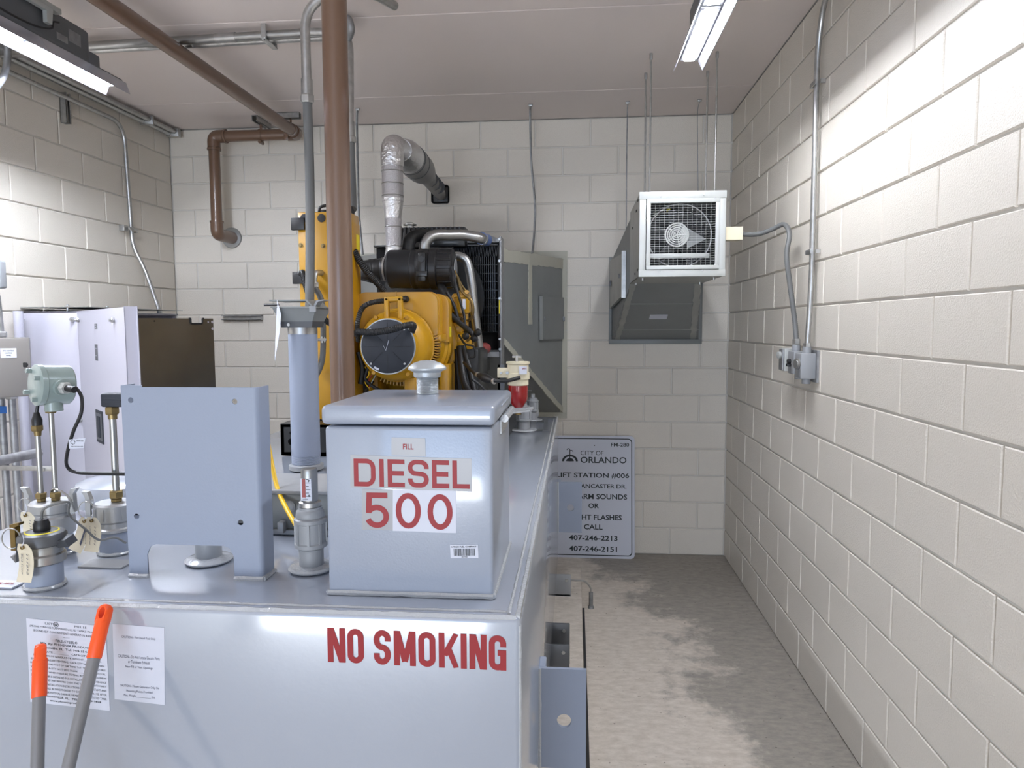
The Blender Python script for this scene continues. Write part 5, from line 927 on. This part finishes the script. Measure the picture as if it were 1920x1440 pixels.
# ------------------------------------------------------------------ left wall conduits
wc = T('left_wall_conduit', 'galvanized conduit bending down the left wall into the white enclosure', 'conduit', (-3.08, 4.8, 2.4))
P('conduit', MB().tube(fillet([V((-3.085, 2.5, 3.13)), V((-3.085, 4.79, 3.13)), V((-3.085, 4.83, 2.30)), V((-3.01, 4.84, 2.15)), V((-2.92, 4.86, 1.83))], .14, 10), .014, 14), GALV, wc)
cz_ = 2.42; P('conduit_strap', MB().box((-3.12, 4.74, cz_-.02), (-3.085, 4.79, cz_+.02), .002).box((-3.07, 4.77, cz_-.01), (-3.065, 4.88, cz_+.01), .002).box((-3.12, 4.86, cz_-.02), (-3.07, 4.875, cz_-.012)), GALV, wc)
wr = T('left_wall_raceway', 'twin conduits on strut running along the left wall below the ceiling', 'conduit', (-3.08, 4, 3.2)); P('conduit', MB().tube([V((-3.075, 2.5, 3.205)), V((-3.075, 5.38, 3.205))], .020, 14), GALV, wr); P('conduit', MB().tube([V((-3.03, 3.6, 3.215)), V((-3.03, 5.38, 3.215))], .017, 14), GALV, wr)
P('end_strap', MB().box((-3.10, 5.33, 3.18), (-3.0, 5.37, 3.24), .003), GALV, wr); P('end_strap', MB().box((-3.10, 5.0, 3.18), (-3.0, 5.02, 3.24), .003), GALV, wr)
strut('strut_channel', 'vertical strut channel high on the left wall behind the conduits', (-3.118, 4.24, 3.16), (-3.118, 4.24, 2.98), open_=(1, 0, 0))
strut('strut_channel', 'short horizontal strut channel on the back wall right of the dark steel panel', (-2.74, YB, 1.812), (-2.42, YB, 1.812), open_=(0, -1, 0))
S('white_conduit', MB().tube(fillet([V((-2.46, 2.83, 3.2)), V((-2.46, 2.80, 3.0)), V((-2.52, 2.74, 2.78))], .08), .014, 12) if False else MB().tube(spline([at(14, 88, y=3.2), at(14, 110, y=3.2), at(8, 140, y=3.18), at(-8, 165, y=3.15)]), .015, 12), GALVD, 'pale curved conduit at the upper left edge below the strip light', 'conduit', at(10, 120, y=3.2))
# ------------------------------------------------------------------ white enclosure
XE, YE0, YE1, ZE = -2.78, 3.81, 4.82, 1.83
en = T('electrical_enclosure', 'large white electrical enclosure on the left wall with its doors open', 'enclosure', (-2.95, 4.3, 0))
P('enclosure_side', MB().box((XL+.01, YE0, .15), (XE, YE0+.01, ZE), .002), WHITE, en); P('enclosure_side', MB().box((XL+.01, YE1-.01, .15), (XE, YE1, ZE), .002), WHITE, en); P('enclosure_top', MB().box((XL+.01, YE0, ZE-.01), (XE+.012, YE1, ZE), .002), WHITE, en); P('enclosure_back', MB().box((XL+.01, YE0, .15), (XL+.02, YE1, ZE)), WHITE, en); P('enclosure_base', MB().box((XL+.01, YE0, 0), (XE, YE1, .15)), WHITE, en)
P('drip_shield', MB().box((XL+.005, YE0+.0, ZE+.022), (XE+.05, YE1+.0, ZE+.025)), GALV, en)
for y_ in (3.9, 4.25, 4.55, 4.8): P('lifting_stud', MB().cyl((-2.9, y_, ZE), (-2.9, y_, ZE+.04), .008, 8).nut((-2.9, y_, ZE+.025), (0, 0, 1), .014, .01), GALV, en)
hd = V((XE, YE0, 0)); dd_ = V((.725, -.688, 0)).normalized(); dn = V((-.688, -.725, 0)).normalized(); W2 = 1.018
def dbox(u0, u1, n0, n1, za, zb, bev=0):
    c = lambda u, n, z: hd+dd_*u+dn*n+V((0, 0, z)); return MB().hexa([c(u0, n0, za), c(u1, n0, za), c(u1, n1, za), c(u0, n1, za)], [c(u0, n0, zb), c(u1, n0, zb), c(u1, n1, zb), c(u0, n1, zb)])
dr_ = P('enclosure_door', dbox(0, W2, -.004, 0, .16, ZE), WHITE, en, 'white door swung open toward the viewer')
P('door_return', merge(dbox(W2-.004, W2, -.05, 0, .16, ZE+.004), dbox(W2-.035, W2+.012, -.054, -.05, .16, ZE+.004)), WHITE, dr_)
def door_at(px, py):   # point on the open door plane
    d = fwd + rt*(px-960)/F + up*(720-py)/F; t = (hd-EYE).dot(dn)/d.dot(dn); return EYE+d*t
hc2 = door_at(188, 800); u_ = (hc2-hd).dot(dd_); P('recessed_handle', merge(dbox(u_-.075, u_+.075, -.001, .004, hc2.z-.085, hc2.z+.085), dbox(u_-.02, u_+.03, .004, .010, hc2.z-.055, hc2.z+.055)), CHAR, dr_)
P('handle_bezel', dbox(u_-.062, u_+.062, .004, .0055, hc2.z-.07, hc2.z+.07), DGREY, dr_)
for (px, py, hh, ww) in ((180, 612, .014, .026), (181, 661, .042, .028)): c = door_at(px, py); u_ = (c-hd).dot(dd_); P('door_plate', dbox(u_-ww, u_+ww, 0, .0015, c.z-hh, c.z+hh), DGREY, dr_); P('plate_print', merge(text('ON', c+dn*.002+V((0, 0, hh*.5)), -dd_ if False else dd_, Z3, ww*1.1, .006, .02), text('TEST', c+dn*.002+V((0, 0, -hh*.4)), dd_, Z3, ww*1.1, .006, .02)), PAPER, dr_)
for px, py in ((148, 600), (214, 600), (154, 787)): c = door_at(px, py); P('door_clamp', MB().nut(c, dn, .015, .014).cyl(c, c+dn*.024, .007, 8).tube([c+dn*.01, c+dn*.012+dd_*.04], .004, 6), GALV, dr_)
for px, py in ((42, 599), (137, 599), (51, 784)): c = at(px, py, y=YE0); P('side_clamp', MB().nut(c, (0, -1, 0), .015, .014).cyl(c, c+V((0, -.024, 0)), .007, 8), GALV, en)
# inner stainless panel
pa, pb_ = at(245, 597, y=3.22), at(399, 598, y=3.62); zt = 1.782; d2 = (V((pb_.x, pb_.y, 0))-V((pa.x, pa.y, 0))); n2_ = V((d2.y, -d2.x, 0)).normalized(); p0 = V((pa.x, pa.y, 0)); p1 = V((pb_.x, pb_.y, 0)); th = n2_*.003
nf = .77; nk0 = p0+d2*.70; nk1 = p0+d2*.85
def pnl(a, b, za, zb): return MB().hexa([a+V((0, 0, za)), b+V((0, 0, za)), b+V((0, 0, za))+th, a+V((0, 0, za))+th], [a+V((0, 0, zb)), b+V((0, 0, zb)), b+V((0, 0, zb))+th, a+V((0, 0, zb))+th])
ip = P('inner_panel', merge(pnl(p0, nk0, .4, zt), pnl(nk1, p1, .4, zt), pnl(nk0, nk1, .4, zt-.026)), STAIN, en, 'dark stainless inner panel swung out')
a = V((0, 0, zt)); o_ = n2_*.006; P('notch_trim', MB().tube(fillet([nk0-d2*.02+a+o_, nk0+a+o_, nk0+a+V((0, 0, -.026))+o_, nk1+a+V((0, 0, -.026))+o_, nk1+a+o_, nk1+d2*.02+a+o_], .008), .0045, 8), BLK, ip)
for t_, zz in ((.93, -.018), (.985, -.018), (.985, -.052), (.26, -.014)): c = p0+d2*t_+V((0, 0, zt+zz)); P('panel_hole', MB().lathe([(.006 if t_ > .95 else .004, -.001), (.006 if t_ > .95 else .004, .002)], c+n2_*.004, n2_, 12), WHITE if t_ > .5 else BLK, ip)
P('hinge_pin', MB().cyl(p0+V((0, 0, zt-.012)), p0+V((0, 0, zt+.004)), .012, 14), WHITE, ip); P('hinge_arm', MB().box((p0.x-.06, p0.y-.01, zt-.05), (p0.x, p0.y+.01, zt-.035)), WHITE, ip)
# ------------------------------------------------------------------ small stainless panel
sp_ = T('lighting_control_panel', 'small stainless control panel labelled SITE LIGHTING CONTROL PANEL at the left edge', 'panel', (-2.75, 3.3, 1.4)); s0 = at(-70, 742, y=3.3); s1 = at(55, 633, y=3.3)
RP = Matrix.Rotation(math.radians(38), 3, 'Z'); PV = V((s1.x, 3.3, 0)); upx = RP @ V((1, 0, 0))
P('panel_box', MB().box((s0.x-.1, 3.3, s0.z), (s1.x, 3.45, s1.z), .006, rot=RP, piv=PV), STEELB, sp_)
nP = RP @ V((0, -1, 0)); d_ = fwd + rt*(16-960)/F + up*(720-662)/F; lc0 = EYE+d_*((PV+nP*.001-EYE).dot(nP)/d_.dot(nP))
lb_ = P('panel_label', MB().box(lc0-V((.032, .001, .023)), lc0+V((.032, .001, .023)), rot=RP), PAPER, sp_); P('label_print', merge(*[text(s_, lc0+nP*.0012+V((0, 0, dz)), upx, Z3, w_, .006, .02) for s_, dz, w_ in (('SITE LIGHTING', .011, .046), ('CONTROL', 0, .03), ('PANEL', -.011, .02))]), INK, lb_)
c = at(55, 697, y=3.31); P('latch_handle', MB().box(c-V((.022, .02, .045)), c+V((.006, .01, .04)), .006).cyl(c+V((.0, -.02, .035)), c+V((.0, -.03, .035)), .012, 12), BLK, sp_)
pc_ = T('panel_conduits', 'cluster of grey conduits dropping below the small stainless panel', 'conduit', (-2.8, 3.36, .6))
for px in (-20, 2, 22): c = at(px, 745, y=3.37); P('conduit', MB().cyl((c.x, 3.37, 0), (c.x, 3.37, s0.z), .017, 14), GALVD, pc_); P('locknut', MB().nut((c.x, 3.37, s0.z-.022), (0, 0, 1), .028, .022), GALV, pc_)
c = at(37, 745, y=3.66); P('conduit', MB().cyl((c.x-.03, 3.72, 0), (c.x-.03, 3.72, 1.83), .024, 16), WHITE, pc_, 'white painted conduit'); P('conduit_strap', MB().box((-2.95, 3.34, 1.02), (-2.60, 3.35, 1.045), .002).cyl((-2.66, 3.33, 1.03), (-2.66, 3.36, 1.03), .012, 10), GALV, pc_)
P('tape_flag', MB().box(at(-6, 775, y=3.34)-V((0, .001, .0)), at(12, 762, y=3.34)+V((0, .001, 0))), BLUET, pc_)
c = at(2, 632, y=3.38); P('conduit', MB().cyl((c.x, 3.38, s1.z), (c.x-.01, 3.38, 1.9), .017, 14), GALV, pc_); P('locknut', MB().nut((c.x, 3.38, s1.z), (0, 0, 1), .028, .03), GALV, pc_); c = at(-1, 515, y=3.38); P('conduit_body', MB().box(c-V((.022, .025, .07)), c+V((.022, .025, .07)), .012, 3), LGREY, pc_)
ra = at(-40, 872, y=2.6); rb_ = at(72, 849, y=2.95); S('guard_rail', MB().tube([ra, rb_], .021, 16), GALVD, 'grey horizontal rail tube at the left behind the probe stems', 'rail', ra)
# ------------------------------------------------------------------ leaning poles
def pole(top, bot_dir, lab, tw):
    top = V(top); d = V(bot_dir).normalized(); L_ = top.z/abs(d.z); t = T('pole_handle', lab, 'pole', top+d*L_); r = .0137
    P('pole', MB().cyl(top+d*.09, top+d*(L_-.002), .0118, 20), POLE, t)
    # grip with an oval hanging hole near its end: solid lower part plus a loop
    P('grip', MB().lathe([(.0125, 0.105), (r, .103), (r, .034), (.0128, .03)], top, d, 24), ORANGE, t)
    side = V(tw).normalized(); side = (side-d*side.dot(d)).normalized(); nrm = d.cross(side); pts = []
    loop = MB(); N_ = 24; rings = []
    for sc_, off in ((None, -.0075), (.82, -.0095), (1, -.0045), (1, .0045), (.82, .0095), (None, .0075)):
        for k in range(N_):
            a = 2*PI*k/N_; ca, sa = math.cos(a), math.sin(a)
            if sc_ is None: x_, z_ = ca*.0078, .0175-sa*.0115
            else:
                m_ = .0137*sc_
                if sa >= 0: x_, z_ = ca*m_, .0137-sa*.0137*sc_
                else: x_ = max(-m_, min(m_, ca*m_*2.2)); z_ = .0137+min(.022, -sa*.03)
            rings.append(top+side*x_+d*z_+nrm*off)
    fs = [(r_*N_+k, r_*N_+(k+1) % N_, ((r_+1) % 6)*N_+(k+1) % N_, ((r_+1) % 6)*N_+k) for r_ in range(6) for k in range(N_)]
    vs = rings
    P('hanging_loop', loop.add(vs, fs, True), ORANGE, t)
t1 = at(200, 1133, y=1.355); b1 = at(128, 1440, y=1.20); pole(t1, b1-t1, 'grey pole with an orange grip leaning right over the certification label', (1, -.3, 0))
t2 = at(76, 1207, y=1.345); b2 = at(70, 1440, y=1.24); pole(t2, b2-t2, 'grey pole with an orange grip standing nearly upright at the left', (.7, -.7, 0))
# ------------------------------------------------------------------ sign leaning on the back wall
tl, SW, SH = 0, .62, .915
base = V((.447, 5.292, .0)); topp = V((.445, 5.392, .908)); uzs = (topp-base).normalized(); uxs = V((1, .0, 0)); nrm = uxs.cross(uzs)
def sp(u, v, d=0): return base-uxs*SW+uxs*u+uzs*v+nrm*d
def rr(u0, u1, v0, v1, r, k=6):
    pts = []
    for cu, cv, a0 in ((u1-r, v1-r, 0), (u0+r, v1-r, PI/2), (u0+r, v0+r, PI), (u1-r, v0+r, 1.5*PI)): pts += [(cu+r*math.cos(a0+PI/2*i/k), cv+r*math.sin(a0+PI/2*i/k)) for i in range(k+1)]
    return pts
sg = T('station_sign', 'white City of Orlando lift station sign leaning against the back wall', 'sign', base)
P('sign_panel', MB().prism([sp(a, b) for a, b in rr(0, SW, 0, SH, .03)], -nrm*.003), PAPER, sg)
ou = rr(.018, SW-.018, .018, SH-.018, .03); iu = rr(.025, SW-.025, .025, SH-.025, .024); n = len(ou)
P('sign_border', MB().add([sp(a, b, .0006) for a, b in ou+iu], [(i, (i+1) % n, n+(i+1) % n, n+i) for i in range(n)]), INK, sg)
def px2s(px, py):  # read positions off the sign plane
    d = fwd + rt*(px-960)/F + up*(720-py)/F; t = (base-EYE).dot(nrm)/d.dot(nrm); q_ = EYE+d*t-sp(0, 0); return q_.dot(uxs), q_.dot(uzs)
ms = []
def st(s_, x0p, x1p, yp, hpx, bold=.035, cut_left=None):
    u0, v = px2s(x0p, yp); u1, _ = px2s(x1p, yp); P('lettering', text(s_, sp((u0+u1)/2, v, .0006), uxs, uzs, u1-u0, hpx*.00395, bold*.45, res=3), INK, sg)
st('FM-280', 1146, 1180, 833.5, 7); st('LIFT STATION #006', 1044, 1180, 890.5, 10, .045); st('LANCASTER DR.', 1084, 1175, 911, 8, .045); st('IF ALARM SOUNDS', 1054, 1176, 930, 10, .045); st('OR', 1103.5, 1123, 948, 9.5, .045)
st('LIGHT FLASHES', 1070, 1166, 969, 10, .045); st('CALL', 1095, 1130, 987.5, 10, .045); st('407-246-2213', 1067, 1158, 1007.5, 10, .045); st('407-246-2151', 1067, 1157, 1028, 10, .045)
st('ORLANDO', 1089, 1175, 862, 12, .03); st('CITY OF', 1089, 1132, 849, 8.5, .0)
u, v = px2s(1069, 865); em = MB()
def arc(r0, r1, a0, a1, m_=14):
    vs = [sp(u+r_*math.cos(a0+(a1-a0)*i/m_), v+r_*math.sin(a0+(a1-a0)*i/m_)*.85, .0006) for r_ in (r0, r1) for i in range(m_+1)]; em.add(vs, [(i, i+1, m_+2+i, m_+1+i) for i in range(m_)])
arc(.044, .060, 0, PI); arc(0.0, .030, 0.05, PI-.05)
em.add([sp(u-.003, v+.02, .0007), sp(u+.003, v+.02, .0007), sp(u+.003, v+.085, .0007), sp(u-.003, v+.085, .0007)], [(0, 1, 2, 3)])
for s_ in (-1, 1):
    for i in range(6):
        a = PI*i/6; a2 = PI*(i+1)/6; c = (.011*s_, .085 if s_ < 0 else .072); em.add([sp(u+c[0]+math.cos(b_)*rr_, v+c[1]+math.sin(b_)*rr_, .0007) for b_, rr_ in ((a, .009), (a2, .009), (a2, .014), (a, .014))], [(0, 1, 2, 3)])
P('emblem', em, INK, sg, 'black fountain over a half dome'); P('screw_hole', MB().lathe([(.004, 0), (.004, .001)], sp(*px2s(1115, 835), .0006), nrm, 10), INK, sg)
# ------------------------------------------------------------------ grounding stub by the pad
g0 = at(1108, 1140, z=0); gs = T('ground_stub', 'short grey stub-up on the floor with a braided lead to the tank', 'conduit', g0)
P('stub', MB().cyl(g0, g0+V((0, 0, .10)), .013, 14).lathe([(.02, 0), (.018, .012), (.013, .015)], g0, n=14), GALVD, gs); P('bonding_lead', MB().tube(spline([g0+V((0, 0, .10)), g0+V((-.005, 0, .13)), g0+V((-.04, -.02, .175)), g0+V((-.10, -.05, .19)), (-.05, 4.245, .205)]), .005, 8, rib=.001, pitch=.008), GALV, gs)
